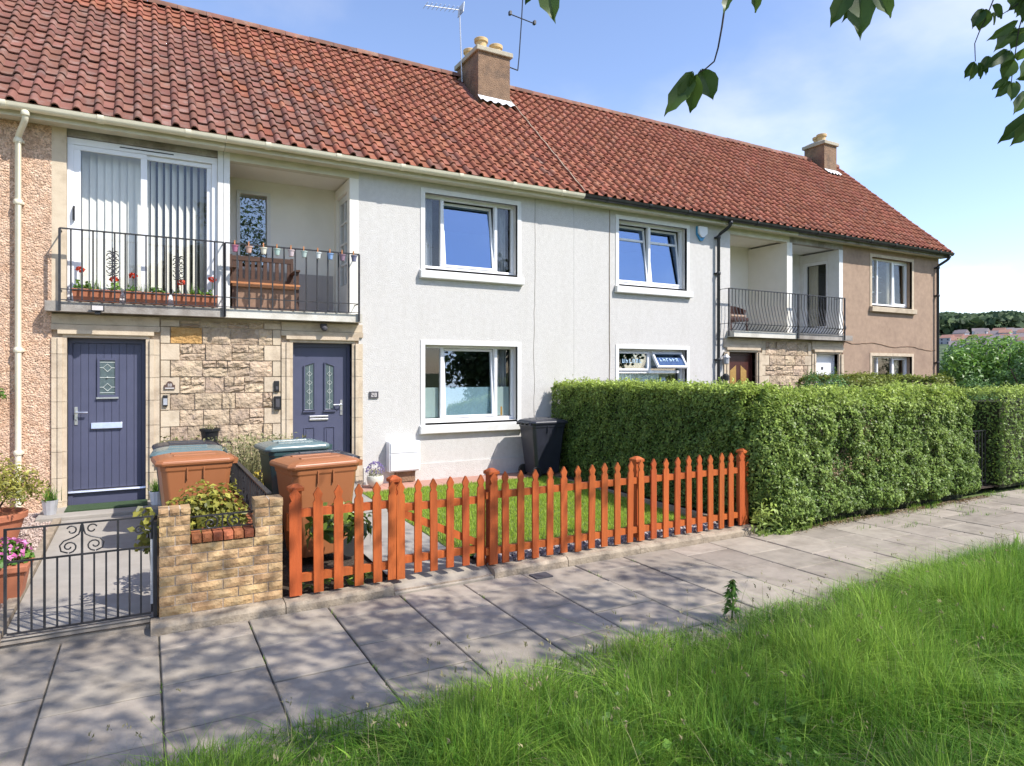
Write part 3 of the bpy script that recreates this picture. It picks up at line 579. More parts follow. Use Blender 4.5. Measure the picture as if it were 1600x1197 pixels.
# ---- windows
def window(h, x0, x1, z0, z1, y, lights, glass='glass', margin=True, sill=True, mm='trim', transom=None, deco=None, marg=0.075):
    """lights: list of (u0,u1,tilt_deg,transom_frac,glass)"""
    f = 0.045; d0, d1 = y, y+0.065
    m = MB(); m.box(x0, x1, d0, d1, z0, z0+f+.015); m.box(x0, x1, d0, d1, z1-f, z1); m.box(x0, x0+f, d0, d1, z0+f+.015, z1-f); m.box(x1-f, x1, d0, d1, z0+f+.015, z1-f)
    W_ = x1-x0-2*f; xi = x0+f
    for q in lights[:-1]:
        u = xi+W_*q[1]; m.box(u-.028, u+.028, d0-.002, d1, z0+f+.015, z1-f)
    win = m.build('window', 'upvc', h, bevel=0.004)
    for k, (u0, u1, tilt, tr, gl) in enumerate(lights):
        a = xi+W_*u0+(.028 if k else 0); b = xi+W_*u1-(.028 if k < len(lights)-1 else 0); c, e = z0+f+.015, z1-f
        if tilt or tr:
            s = 0.042; piv = Vector((0, y+0.03, c)); RT = Matrix.Translation(piv) @ Matrix.Rotation(R(-tilt), 4, 'X') @ Matrix.Translation(-piv)
            m = MB(); m.box(a+.003, b-.003, y-.012, y+.045, c+.002, c+s, RT); m.box(a+.003, b-.003, y-.012, y+.045, e-s, e-.003, RT); m.box(a+.003, a+s, y-.012, y+.045, c+s, e-s, RT); m.box(b-s, b-.003, y-.012, y+.045, c+s, e-s, RT)
            if tr: zt = c+(e-c)*tr; m.box(a+s, b-s, y-.010, y+.04, zt-.022, zt+.022, RT)
            m.build('sash', 'upvc', win, bevel=0.003)
            spans = [(c+s, e-s)] if not tr else [(c+s, zt-.022), (zt+.022, e-s)]
            for (p, q) in spans:
                o = MB().box(a+s, b-s, y+.012, y+.020, p, q, RT).build('pane', gl, win)
        else:
            MB().box(a, b, y+.028, y+.036, c, e).build('pane', gl, win)
    if margin:
        w_ = marg; m = MB()
        m.prism_y([(x0-w_, z0-.07), (x0+.0, z0-.07), (x0+.0, z1), (x1, z1), (x1, z0-.07), (x1+w_, z0-.07), (x1+w_, z1+w_), (x0-w_, z1+w_)], 9.988, 10.05); 
        m.v = [v for v in m.v]; m.build('window_margin', mm, win)
    if sill:
        MB().prism_x([(9.915, z0-.165), (9.99, z0-.175), (10.0-.001, z0-.175), (10.0-.001, z0-.03), (9.91, z0-.05)], x0-.10, x1+.10).build('window_sill', mm, win, bevel=0.006)
        MB().box(x0+.001, x1-.001, 10.0, y+.01, z0-.085, z0+.0005).build('inner_sill', mm, win)
    return win
def curtain(win, x0, x1, z0, z1, y, mat, waves=5, amp=0.02):
    n = waves*6; m = MB()
    for k in range(n+1):
        x = x0+(x1-x0)*k/n; yy = y+amp*math.sin(k/n*waves*2*math.pi)+amp*.4*math.sin(k*1.7)
        m.v += [(x, yy, z0), (x, yy+.002, z1)]
    m.f = [(2*k, 2*k+2, 2*k+3, 2*k+1) for k in range(n)]
    return m.build('curtain', mat, win, True)
G = 'glass'; GH = 'glass_hi'; GL = 'glass_lo'
tri = lambda t, gm: [(0, .19, 0, None, GL), (.19, .81, t, None, gm), (.81, 1, 0, None, GL)]
wn_ = window(hA, -3.85, -2.15, 3.60, 4.83, 10.13, tri(0, G)); wn_ = window(hA, -3.85, -2.15, 1.09, 2.38, 10.13, tri(0, G))
w1 = window(hB, 3.945, 5.66, 3.60, 4.82, 10.13, tri(7, GH))
curtain(w1, 3.99, 4.20, 3.62, 4.8, 10.32, 'curtain', 4); curtain(w1, 5.38, 5.6, 3.62, 4.8, 10.32, 'curtain', 4)
w2 = window(hB, 3.945, 5.66, 1.09, 2.36, 10.13, [(0, .19, 0, None, GL), (.19, .81, 4, None, G), (.81, 1, 0, None, GL)])
curtain(w2, 3.97, 4.08, 1.6, 2.34, 10.33, 'curtain', 2); curtain(w2, 5.42, 5.62, 1.1, 2.34, 10.33, 'curtain', 4)
for (a, b) in ((3.99, 4.27), (4.36, 5.28), (5.37, 5.61)):
    MB().box(a, b, 10.215, 10.219, 1.16, 1.66).build('frosted_film', 'frost', w2)
MB().lathe([(.045, 0), (.05, .02), (.05, .16), (.02, .2)], 12, (5.46, 10.26, 1.15)).build('yellow_bottle', 'amber', w2, True)
w3 = window(hC, 7.88, 9.62, 3.60, 4.84, 10.13, [(0, .5, 7, .76, GH), (.5, 1, 7, .76, GH)])
# ground-floor window of the third house: two top-hung lights over a wide pane
w4 = window(hC, 7.88, 9.62, 1.09, 2.37, 10.13, [(0, 1, 0, None, G)])
m = MB(); m.box(7.925, 9.575, 10.125, 10.19, 1.90, 1.955); m.box(8.72, 8.78, 10.125, 10.19, 1.955, 2.325); m.build('transom', 'upvc', w4)
for (a, b, t) in ((7.93, 8.715, 0), (8.785, 9.57, 34)):
    piv = Vector((0, 10.11, 2.32)); RT = Matrix.Translation(piv) @ Matrix.Rotation(R(-t), 4, 'X') @ Matrix.Translation(-piv); s = .04
    m = MB()
    for q in ((a, b, 10.10, 10.15, 1.95, 1.95+s), (a, b, 10.10, 10.15, 2.32-s, 2.32), (a, a+s, 10.10, 10.15, 1.95+s, 2.32-s), (b-s, b, 10.10, 10.15, 1.95+s, 2.32-s)): m.box(*q, RT)
    m.build('sash', 'upvc', w4, bevel=.003)
    MB().box(a+s, b-s, 10.12, 10.128, 1.95+s, 2.32-s, RT).build('pane', GH if t else G, w4)
    lr = random.Random(int(a*10))
    for k in range(6):
        x = a+.13+k*.085; m = MB(); b0, b1, c0, c1 = x, x+.05, 2.10, 2.175
        m.box(b0, b0+.013, 10.112, 10.118, c0, c1, RT); zz_ = lr.choice((c0, c1-.013, (c0+c1)/2)); m.box(b0+.0131, b1, 10.112, 10.118, zz_, zz_+.013, RT)
        if lr.random() < .6: m.box(b1-.013, b1, 10.113, 10.117, c0, zz_-.001 if zz_ > c0+.02 else c1, RT)
        m.build('window_lettering', 'palebluemark', w4)
curtain(w4, 7.95, 9.2, 1.1, 1.89, 10.36, 'blind', 12, .012)
MB().prism_y([(8.55, 1.62), (8.68, 1.50), (8.80, 1.62), (8.84, 1.70), (8.51, 1.70)], 10.200, 10.204).build('blue_sticker', 'bluemark', w4)
m = MB()
for k in range(6): m.lathe([(.04, 0), (.045, .006), (.04, .012)], 10, (0, 0, 0))
m = MB()
for k in range(6):
    a = k*math.pi/3; cx, cz = 9.17+.055*math.cos(a), 1.73+.055*math.sin(a); m.prism_y([(cx+.038*math.cos(t*math.pi/4), cz+.038*math.sin(t*math.pi/4)) for t in range(8)], 10.200+.0006*k, 10.207+.0006*k)
fl = m.build('flower_sticker', 'whiteplastic', w4)
MB().prism_y([(9.17+.03*math.cos(t*math.pi/5), 1.73+.03*math.sin(t*math.pi/5)) for t in range(10)], 10.192, 10.199).build('sticker_centre', 'navy', w4)
tri2 = [(0, .24, 0, None, GL), (.24, .64, 0, None, GL), (.64, 1, 1, None, GL)]
w5 = window(hD, 15.80, 17.52, 3.60, 4.80, 10.13, tri2, mm='sandstone'); curtain(w5, 16.98, 17.18, 3.62, 4.78, 10.34, 'palecurtain', 3)
w6 = window(hD, 15.80, 17.52, 1.09, 2.33, 10.13, tri2, mm='sandstone'); curtain(w6, 15.86, 16.1, 1.1, 2.3, 10.33, 'palecurtain', 4); curtain(w6, 17.2, 17.46, 1.1, 2.3, 10.33, 'palecurtain', 4)
for win in (w5,):
    for z in (4.02, 4.42): MB().box(15.9, 17.1, 10.55, 10.58, z, z+.03).build('inner_shelf', 'trim', win)
# ---- entrance bays: lower wall, stonework, surrounds
def baywall(h, x0, x1, door): return wall(x0, x1, -0.15, 2.66, 10.03, 10.28, [(door[0], door[1], 0.15, 2.35)]).build('bay_wall', 'mortar', h)
DA = (-0.87, 0.0); DB = (1.88, 2.755); DC = (10.82, 11.66); DD = (13.66, 14.50)
baywall(hA, -1.03, 0.948, DA); baywall(hB, 0.952, 2.86, DB); baywall(hC, 10.80, 12.748, DC); baywall(hD, 12.752, 14.66, DD)
def surround(h, d, lo=0.02):
    x0, x1 = d; zt = 2.35; rs_ = random.Random(int(x0*31)+5)
    z = lo; zs_ = []
    while z < zt-.05: zn = min(zt, z+rs_.choice((.26, .30, .33))); zn = zt if zt-zn < .12 else zn; zs_.append((z, zn)); z = zn
    sr = MB().box(x0-.16, x1+.16, 9.985, 10.028, zt+.17, 2.64).build('door_surround', 'sandstone', h)
    for s, xe in ((-1, x0), (1, x1)):
        for (a, b) in zs_:
            m = MB(); g_ = .0025
            for (o0, o1, y0) in ((0, .045, 9.985), (.045, .095, 9.955), (.095, .16, 9.972)):
                xa, xb = sorted((xe+s*o0, xe+s*o1)); m.box(xa, xb, y0, 10.20 if o0 == 0 else 10.029, a+g_, b-g_)
            m.build('surround_block', 'sandstone', sr)
    m = MB()
    for (o0, o1, y0) in ((0.0025, .045, 9.985), (.045, .095, 9.950), (.095, .165, 9.965)):
        e = o1; m.box(x0-e, x1+e, y0, 10.20 if o0 < .01 else 10.029, zt+o0, zt+o1)
    m.build('lintel', 'sandstone', sr)
    return sr
for h, d in ((hA, DA), (hB, DB), (hC, DC), (hD, DD)): surround(h, d)
def rubble(h, x0, x1, z0, z1, side, seed, orange=None, ql=None):
    """side: quoin column at 'l' or 'r'; squared rubble between"""
    r_ = random.Random(seed); back = MB().box(x0, x1, 10.018, 10.0295, z0, z1).build('stone_facing', 'mortar', h)
    def stone(a, b, c, e, mat, pr, name='stone'):
        g_ = .006; m = MB(); j = lambda: r_.uniform(-.006, .006); y = 10.018-pr; ins = .012 if name == 'stone' else .003; jj = (lambda: r_.uniform(-.014, .014)) if name == 'stone' else (lambda: 0)
        nx, nz = (4, 3) if name == 'stone' else (1, 1)
        vb = [(a+g_, 10.017, c+g_), (b-g_, 10.017, c+g_), (b-g_, 10.017, e-g_), (a+g_, 10.017, e-g_)]
        front = []
        for q in range(nz+1):
            for p in range(nx+1):
                X = a+g_+(b-a-2*g_)*p/nx; Z = c+g_+(e-c-2*g_)*q/nz; edge = p in (0, nx) or q in (0, nz)
                front.append((X+(0 if edge else j()), y+(ins*.8 if edge and name == 'stone' else 0)+(jj()), Z+(0 if edge else j())))
        m.v = vb+front; K = nx+1; f = lambda p, q: 4+q*K+p
        for q in range(nz):
            for p in range(nx): m.f.append((f(p, q), f(p+1, q), f(p+1, q+1), f(p, q+1)))
        m.f.append((0, 1)+tuple(f(p, 0) for p in range(nx, -1, -1))); m.f.append((2, 3)+tuple(f(p, nz) for p in range(0, nx+1)))
        m.f.append((1, 2)+tuple(f(nx, q) for q in range(nz, -1, -1))); m.f.append((3, 0)+tuple(f(0, q) for q in range(0, nz+1)))
        return m.build(name, mat, back)
    z = z0; row = 0
    while z < z1-.03:
        hh = .225; e = min(z1, z+hh); 
        if z1-e < .08: e = z1
        ql_ = .235 if row % 2 else .12
        if side == 'l': stone(x0, x0+ql_, z, e, 'sandstone', .028, 'quoin'); a, b = x0+ql_, x1
        elif side == 'r': stone(x1-ql_, x1, z, e, 'sandstone', .028, 'quoin'); a, b = x0, x1-ql_
        elif side == 'lr': stone(x0, x0+ql_, z, e, 'sandstone', .028, 'quoin'); stone(x1-ql_, x1, z, e, 'sandstone', .028, 'quoin'); a, b = x0+ql_, x1-ql_
        else: a, b = x0, x1
        x = a; cut = row % 3
        while x < b-.001:
            wd_ = r_.uniform(.17, .40); xn = x+wd_
            if b-xn < .11: xn = b
            mt = 'rubble'
            if orange and abs(z-orange[1]) < .12 and x <= orange[0] < xn: mt = 'rubble_orange'
            if r_.random() < .42 and mt == 'rubble':
                zm = z+(e-z)*r_.choice((.42, .5, .58)); stone(x, xn, z, zm, mt, r_.uniform(.018, .04))
                if xn-x > .26 and r_.random() < .6: xm = x+(xn-x)*r_.uniform(.35, .65); stone(x, xm, zm, e, mt, r_.uniform(.018, .04)); stone(xm, xn, zm, e, mt, r_.uniform(.018, .04))
                else: stone(x, xn, zm, e, mt, r_.uniform(.018, .04))
            else: stone(x, xn, z, e, mt, r_.uniform(.018, .045))
            x = xn
        z = e; row += 1
rubble(hB, 0.168, 1.716, 0.05, 2.62, 'lr', 4, orange=(0.36, 2.40))
rubble(hC, 11.83, 13.49, 0.05, 2.60, 'lr', 14)
# ---- doors
def doorslab(h, d, mat, z0=0.36, style='plank', label=None):
    x0, x1 = d; y = 10.13
    m = MB(); m.box(x0+.001, x0+.05, y-.02, y+.05, .17, 2.349); m.box(x1-.05, x1-.001, y-.02, y+.05, .17, 2.349); m.box(x0+.05, x1-.05, y-.02, y+.05, 2.29, 2.349)
    fr = m.build('door_frame', mat, h)
    a, b = x0+.052, x1-.052; m = MB()
    if style == 'plank':
        m.box(a, b, y+.012, y+.045, z0, 2.287); n = 9
        for k in range(n):
            p = a+(b-a)*k/n; q = a+(b-a)*(k+1)/n; m.box(p+.0025, q-.0025, y, y+.0115, z0+.002, 2.285)
    else: m.box(a, b, y, y+.045, z0, 2.287)
    dr = m.build('door', mat, h)
    if label: dr['label'] = label
    MB().box(x0+.001, x1-.001, y-.005, y+.05, .17, z0-.035).build('kick_panel', mat, dr)
    MB().prism_x([(y-.05, z0-.034), (y+.04, z0-.034), (y+.04, z0-.003), (y-.04, z0-.012)], x0+.002, x1-.002).build('threshold', 'chrome' if style == 'plank' else mat, dr)
    return dr
def lever(dr, x, z, s, y=10.13):
    m = MB(); m.box(x-.017, x+.017, y-.010, y-.0005, z-.13, z+.10); m.tube([(x, y-.01, z+.03), (x, y-.055, z+.03), (x+s*.02, y-.06, z+.03), (x+s*.13, y-.06, z+.028)], .011, 8)
    m.lathe([(.010, 0), (.012, .004), (.010, .02)], 8, (x, y-.014, z-.075)); m.build('handle', 'chrome', dr, True)
dA = doorslab(hA, DA, 'navy', 0.40, 'plank', 'blue plank door with small leaded window')
def gx(px): return XY(px, 10.13)
def gzz(px, py): return onY(px, py, 10.13)[1]
lever(dA, gx(119), gzz(119, 648), 1)
cx, cz = gx(167), gzz(167, 665); MB().prism_x([(10.095, cz-.035), (10.129, cz-.045), (10.129, cz+.045), (10.115, cz+.042)], cx-.175, cx+.175).build('letterbox', 'chrome', dA, bevel=.005)
gx0, gx1, gz0, gz1 = gx(156), gx(180), gzz(167, 617), gzz(167, 563)
MB().box(gx0, gx1, 10.118, 10.126, gz0, gz1).build('door_glass', 'leadglass', dA)
m = MB(); f = .028
for q in ((gx0-f, gx1+f, gz0-f, gz0), (gx0-f, gx1+f, gz1, gz1+f), (gx0-f, gx0, gz0, gz1), (gx1, gx1+f, gz0, gz1)): m.box(q[0], q[1], 10.105, 10.129, q[2], q[3])
m.build('glass_frame', 'navy', dA); MB().box(gx0-f-.01, gx1+f+.01, 10.098, 10.129, gz0-f-.022, gz0-f-.001).build('glass_sill', 'chrome', dA)
def diamond(cx_, cz_, a, b, y=10.115, r=.004): return MB().tube([(cx_, y, cz_-b), (cx_+a, y, cz_), (cx_, y, cz_+b), (cx_-a, y, cz_), (cx_, y, cz_-b)], r, 5)
mx = (gx0+gx1)/2; hh = gz1-gz0; ww = gx1-gx0; m = MB()
for u in (.22, .78):
    q = diamond(mx, gz0+hh*u, ww*.28, hh*.11); m.add(q.v, q.f)
    m.tube([(gx0, 10.115, gz0+hh*u), (mx-ww*.28, 10.115, gz0+hh*u)], .004, 5); m.tube([(mx+ww*.28, 10.115, gz0+hh*u), (gx1, 10.115, gz0+hh*u)], .004, 5)
for u in (.06, .5, .94): m.tube([(gx0, 10.115, gz0+hh*u), (gx1, 10.115, gz0+hh*u)], .004, 5)
m.lathe([(.001, 0), (.02, .01), (.001, .02)], 8, (mx, 10.115, gz0+hh*.5-.01)); m.build('leading', 'leadline', dA)
dB = doorslab(hB, DB, 'navy', 0.33, 'panel', 'blue panelled door with two slim leaded glass panels')
lever(dB, gx(533), gzz(533, 635), -1)
cx, cz = gx(498), gzz(498, 653)
for k in (-1, 1): MB().box(cx-.14, cx+.14, 10.11, 10.129, cz+k*.022-.014, cz+k*.022+.014).build('letterbox', 'chrome', dB, bevel=.004)
for (pa, pb, sgn) in ((475, 491, 1), (507, 522, -1)):
    a, b = gx(pa), gx(pb); z0_, z1_ = gzz(498, 640), gzz(498, 572); zk = .05
    pts = [(a, z0_), (b, z0_), (b, z1_+(zk if sgn > 0 else 0)), (a, z1_+(0 if sgn > 0 else zk))]
    MB().prism_y(pts, 10.120, 10.128).build('door_glass', 'leadglass', dB)
    m = MB(); loop = [(p[0], 10.118, p[1]) for p in pts]; m.tube(loop+[loop[0]], .014, 6); m.box(a-.02, b+.02, 10.10, 10.129, z0_-.035, z0_-.012); m.build('glass_frame', 'navy', dB)
    m = MB(); c_ = (a+b)/2
    for u in (.18, .42, .62, .82): q = diamond(c_, z0_+(z1_-z0_)*u, (b-a)*.26, .035, 10.116, .0035); m.add(q.v, q.f)
    m.tube([(c_, 10.116, z0_), (c_, 10.116, z1_)], .003, 5); m.build('leading', 'leadline', dB)
    m = MB(); zt_, zb_ = gzz(498, 668), 0.46
    m.tube([(a, 10.128, zb_), (b, 10.128, zb_), (b, 10.128, zt_), (a, 10.128, zt_), (a, 10.128, zb_)], .010, 6); m.box(a+.03, b-.03, 10.122, 10.1295, zb_+.03, zt_-.03); m.build('door_panel', 'navy', dB)
dC = doorslab(hC, DC, 'mahogany', 0.30, 'panel', 'dark mahogany door with amber glass')
for s in (-1, 1):
    c_ = (DC[0]+DC[1])/2+s*.16; MB().prism_y([(c_-.09, 1.25), (c_+.09, 1.25), (c_+.09, 1.95+(s < 0)*.12), (c_-.09, 1.95+(s > 0)*.12)], 10.121, 10.1285).build('door_glass', 'amber', dC)
dD = doorslab(hD, DD, 'upvc', 0.30, 'panel', 'white panelled door with arched glass')
c_ = (DD[0]+DD[1])/2; MB().prism_y([(c_-.2, 1.4), (c_+.2, 1.4), (c_+.2, 1.72)]+[(c_+.2*math.cos(t*math.pi/8), 1.72+.12*math.sin(t*math.pi/8)) for t in range(1, 8)]+[(c_-.2, 1.72)], 10.121, 10.1285).build('door_glass', 'leadglass', dD)
MB().box(c_-.05, c_+.02, 10.122, 10.129, 1.98, 2.05).build('door_number', 'slate_plaque', dD)
for s in (-1, 1): MB().box(c_+s*.17-.12, c_+s*.17+.12, 10.118, 10.129, .55, 1.1).build('door_panel', 'upvc', dD, bevel=.006)
# ---- first-floor balconies
def slab(h, x0, x1, mat): return MB().prism_x([(9.80, 2.665), (10.05, 2.665), (10.05, 2.80), (9.80, 2.79)], x0, x1).build('balcony_slab', mat, h)
slab(hA, -1.08, 0.948, 'slab_stain'); slab(hB, 0.952, 2.86, 'slab_white'); slab(hC, 10.76, 12.748, 'slab_white'); slab(hD, 12.752, 14.74, 'slab_stain')
# glazed-in balcony (left)
MB().box(-1.03, -0.875, 10.0, 10.28, 2.80, 5.0).build('jamb', 'sandstone', hA)
MB().box(-0.874, 0.87, 10.03, 10.28, 4.905, 5.0).build('lintel_beam', 'slab_stain', hA)
MB().box(0.875, 0.947, 10.0, 10.28, 2.80, 5.0).build('jamb', 'trim', hA)
sx0, sx1, sz0, sz1 = -0.873, 0.873, 2.80, 4.90
m = MB(); y0, y1 = 10.05, 10.14; f = .07
m.box(sx0, sx1, y0, y1, sz0, sz0+.09); m.box(sx0, sx1, y0, y1, sz1-.085, sz1); m.box(sx0, sx0+f, y0, y1, sz0+.09, sz1-.085); m.box(sx1-f, sx1, y0, y1, sz0+.09, sz1-.085)
sd = m.build('sliding_door', 'upvc', hA, bevel=.004)
mid = XY(226, 10.08); 
for (a, b, yy) in ((sx0+f, mid+.03, 10.075), (mid-.045, sx1-f, 10.11)):
    m = MB(); s = .075 if yy < 10.1 else .06; c, e = sz0+.092, sz1-.087
    m.box(a, b, yy-.02, yy+.02, c, c+.08); m.box(a, b, yy-.02, yy+.02, e-.06, e); m.box(a, a+s, yy-.02, yy+.02, c+.08, e-.06); m.box(b-s, b, yy-.02, yy+.02, c+.08, e-.06); m.build('sash', 'upvc', sd, bevel=.003)
    MB().box(a+s, b-s, yy-.004, yy+.004, c+.08, e-.06).build('pane', GL, sd)
MB().tube([(-.80, 10.04, 3.85), (-.80, 10.01, 3.85), (-.80, 10.005, 3.98), (-.80, 10.04, 4.02)], .014, 7).build('handle', 'blackplastic', sd)
MB().box(-.3, .33, 10.045, 10.0495, 4.855, 4.868).build('vent_slot', 'blackplastic', sd)
for k in range(19):
    x = -0.77+k*0.086; an = R(random.Random(k).uniform(14, 26)+(30 if k > 9 else 0)); cx_, cy_ = math.cos(an)*.046, math.sin(an)*.046
    MB().add([(x-cx_, 10.27-cy_, 2.9), (x+cx_, 10.27+cy_, 2.9), (x+cx_, 10.27+cy_, 4.84), (x-cx_, 10.27-cy_, 4.84), (x-cx_, 10.272-cy_, 2.9), (x+cx_, 10.272+cy_, 2.9), (x+cx_, 10.272+cy_, 4.84), (x-cx_, 10.272-cy_, 4.84)],
             [(0, 1, 2, 3), (7, 6, 5, 4), (0, 4, 5, 1), (2, 6, 7, 3)]).build('blind_slat', 'blind', sd)
m = MB(); m.box(-1.0, 0.86, 10.30, 11.4, 2.66, 2.79); m.box(-1.0, -.9, 10.30, 11.4, 2.8, 4.98); m.box(-.9, .86, 11.38, 11.44, 2.8, 4.98); m.build('sunroom_lining', 'interior', hA)
# open balcony (white house)
YB = 10.95
MB().box(0.952, 1.03, 10.0, YB, 2.80, 4.99).build('divider_wall', 'trim', hB)
MB().box(1.03, 2.86, 10.0, 10.14, 4.88, 4.99).build('lintel_beam', 'soffit', hB)
MB().box(1.03, 2.86, 10.14, YB+.2, 4.91, 4.985).build('balcony_ceiling', 'recess', hB)
MB().box(1.03, 2.86, 10.052, YB+.2, 2.55, 2.79).build('balcony_floor', 'greypaint', hB)
cxa, cza = onY(375, 302, YB); cxb, czb = onY(417, 395, YB)
wall(1.03, 2.86, 2.79, 4.91, YB, YB+.2, [(cxa, cxb, 3.55, cza)]).build('balcony_wall', 'recess', hB)
bw = MB(); f = .05
for q in ((cxa-f, cxb+f, 3.50, 3.55), (cxa-f, cxb+f, cza, cza+f), (cxa-f, cxa, 3.55, cza), (cxb, cxb+f, 3.55, cza)): bw.box(q[0], q[1], YB-.02, YB-.001, q[2], q[3])
bw = bw.build('balcony_window', 'trim', hB); MB().box(cxa+.001, cxb-.001, YB+.05, YB+.058, 3.55, cza).build('pane', G, bw)
MB().box(1.032, 2.70, YB-.012, YB-.001, 2.80, 3.495).build('paint_band', 'greypaint', hB)
wall(10.0, YB, 2.80, 4.91, -2.86, -2.72, [(10.17, 10.80, 2.86, 4.72)]).v
m = wall(10.0, YB, 2.80, 4.88, -2.86, -2.72, [(10.16, 10.82, 2.86, 4.72)]); m.v = [(-y, x, z) for (x, y, z) in m.v]; m.f = [tuple(f_) for f_ in m.f]
m.build('balcony_wall', 'recess', hB)
bd = MB(); 
for q in ((10.162, 10.25, 2.862, 4.718), (10.73, 10.818, 2.862, 4.718), (10.25, 10.73, 2.862, 3.3), (10.25, 10.73, 4.62, 4.718), (10.475, 10.505, 3.3, 4.62)): bd.box(2.765, 2.805, q[0], q[1], q[2], q[3])
for z in (3.62, 3.95, 4.28): bd.box(2.768, 2.802, 10.25, 10.475, z, z+.03); bd.box(2.768, 2.802, 10.505, 10.73, z, z+.03)
bd = bd.build('balcony_door', 'trim', hB); MB().box(2.782, 2.788, 10.25, 10.73, 3.3, 4.62).build('pane', GL, bd)
# balconies of the far pair
YC = 11.10
MB().box(10.80, 10.86, 10.0, YC, 2.80, 4.99).build('balcony_wall', 'white_render', hC)
for (h, a, b, tr, fl) in ((hC, 10.862, 12.66, 'trim', 'greypaint'), (hD, 12.84, 14.54, 'trim', 'greypaint')):
    aa, bb = (a, 12.748) if h is hC else (12.752, 14.66)
    MB().box(aa, bb, 10.0, 10.14, 4.86, 4.99).build('lintel_beam', 'soffit' if h is hC else 'slab_stain', h)
    MB().box(aa, bb, 10.14, YC+.2, 4.90, 4.985).build('balcony_ceiling', 'recess' if h is hC else 'trim', h)
    MB().box(aa, bb, 10.052, YC+.2, 2.55, 2.79).build('balcony_floor', fl, h)
    MB().box(aa, bb, YC, YC+.2, 2.79, 4.90).build('balcony_wall', 'recess' if h is hC else 'trim', h)
MB().box(12.66, 12.748, 10.0, YC, 2.80, 4.86).build('divider_wall', 'recess', hC); MB().box(12.752, 12.84, 10.0, YC, 2.80, 4.86).build('divider_wall', 'trim', hD)
MB().box(10.95, 11.35, YC-.03, YC-.001, 2.8, 4.5).build('balcony_door', 'interior', hC)
m = wall(10.0, YC, 2.80, 4.86, -14.66, -14.52, [(10.30, 11.0, 2.86, 4.66)]); m.v = [(-y, x, z) for (x, y, z) in m.v]; m.build('balcony_wall', 'trim', hD)
bd = MB()
for q in ((10.302, 10.38, 2.862, 4.658), (10.92, 10.998, 2.862, 4.658), (10.38, 10.92, 2.862, 3.05), (10.38, 10.92, 4.58, 4.658)): bd.box(14.56, 14.60, q[0], q[1], q[2], q[3])
bd = bd.build('balcony_door', 'upvc', hD); MB().box(14.577, 14.583, 10.38, 10.92, 3.05, 4.58).build('pane', GL, bd)
m = MB()
for k in range(13): m.v += [(14.66+.015*math.sin(k*1.9), 10.66+k*.021, 3.05), (14.66+.015*math.sin(k*1.9), 10.66+k*.021, 4.58)]
m.f = [(2*k, 2*k+2, 2*k+3, 2*k+1) for k in range(12)]; m.build('curtain', 'palecurtain', bd, True)
# ---- railings
def railing(h, x0, x1, y, zt, step, belly=0.0, ends=(True, True), orn=(), z0=2.83):
    rl = MB(); rl.box(x0, x1, y-.016, y+.016, zt-.016, zt); rl.box(x0, x1, y-.010, y+.010, z0+.10, z0+.112); rl.box(x0, x1, y-.007, y+.007, z0-.03, z0-.02)
    for x, e in ((x0, ends[0]), (x1, ends[1])):
        if e: rl.box(x-.007, x+.007, y+.014, 10.05, zt-.012, zt-.002); rl.box(x-.007, x+.007, y+.014, 10.0, z0+.10, z0+.11)
    rl = rl.build('railing', 'iron', h)
    n = round((x1-x0)/step)
    for k in range(n+1):
        x = x0+(x1-x0)*k/n; thick = .013 if k in (0, n) else .009
        if k in (0, n): m = MB().box(x-thick, x+thick, y-thick, y+thick, z0-.16, zt-.012)
        elif belly: m = MB().tube([(x, y, zt-.012), (x, y+.005, zt-.3), (x, y-belly*.5, zt-.55), (x, y-belly, zt-.72), (x, y-belly*.6, z0+.05), (x, y, z0-.02)], .0085, 5)
        else: m = MB().box(x-thick, x+thick, y-thick, y+thick, z0-.02, zt-.012)
        m.build('baluster', 'iron', rl)
    for x in orn:
        m = MB(); zc = zt-.40
        for s in (-1, 1):
            for t in (-1, 1):
                for c0, rr in ((.09, .045), (.035, .028)):
                    pts = [(x+s*(.03+.035*math.cos(a)*(1-a/9)), y-.006, zc+t*(c0+rr*math.sin(a)*(1-a/9))) for a in [q*.55 for q in range(12)]]; m.tube(pts, .0065, 5)
                m.tube([(x+s*.005, y-.006, zc+t*.13), (x+s*.03, y-.006, zc+t*.155), (x+s*.062, y-.006, zc+t*.148)], [.009, .011, .003], 5)
        m.box(x-.06, x+.06, y-.012, y+.003, zc-.006, zc+.006); m.tube([(x, y-.006, zc-.2), (x, y-.006, zc+.2)], .007, 5)
        m.build('scroll_ornament', 'iron', rl)
    return rl
YR = 9.77
railing(hA, XY(93, YR), 0.930, YR, 3.69, .118, orn=(XY(176, YR), XY(279, YR)))
railing(hB, 0.945, XY(561, YR), YR, 3.69, .155, ends=(False, True))
railing(hC, XY(1139, YR), 12.74, YR, 3.67, .098, belly=.10, ends=(True, False)); railing(hD, 12.76, XY(1324, YR)-.1, YR, 3.67, .098, belly=.10, ends=(False, True))
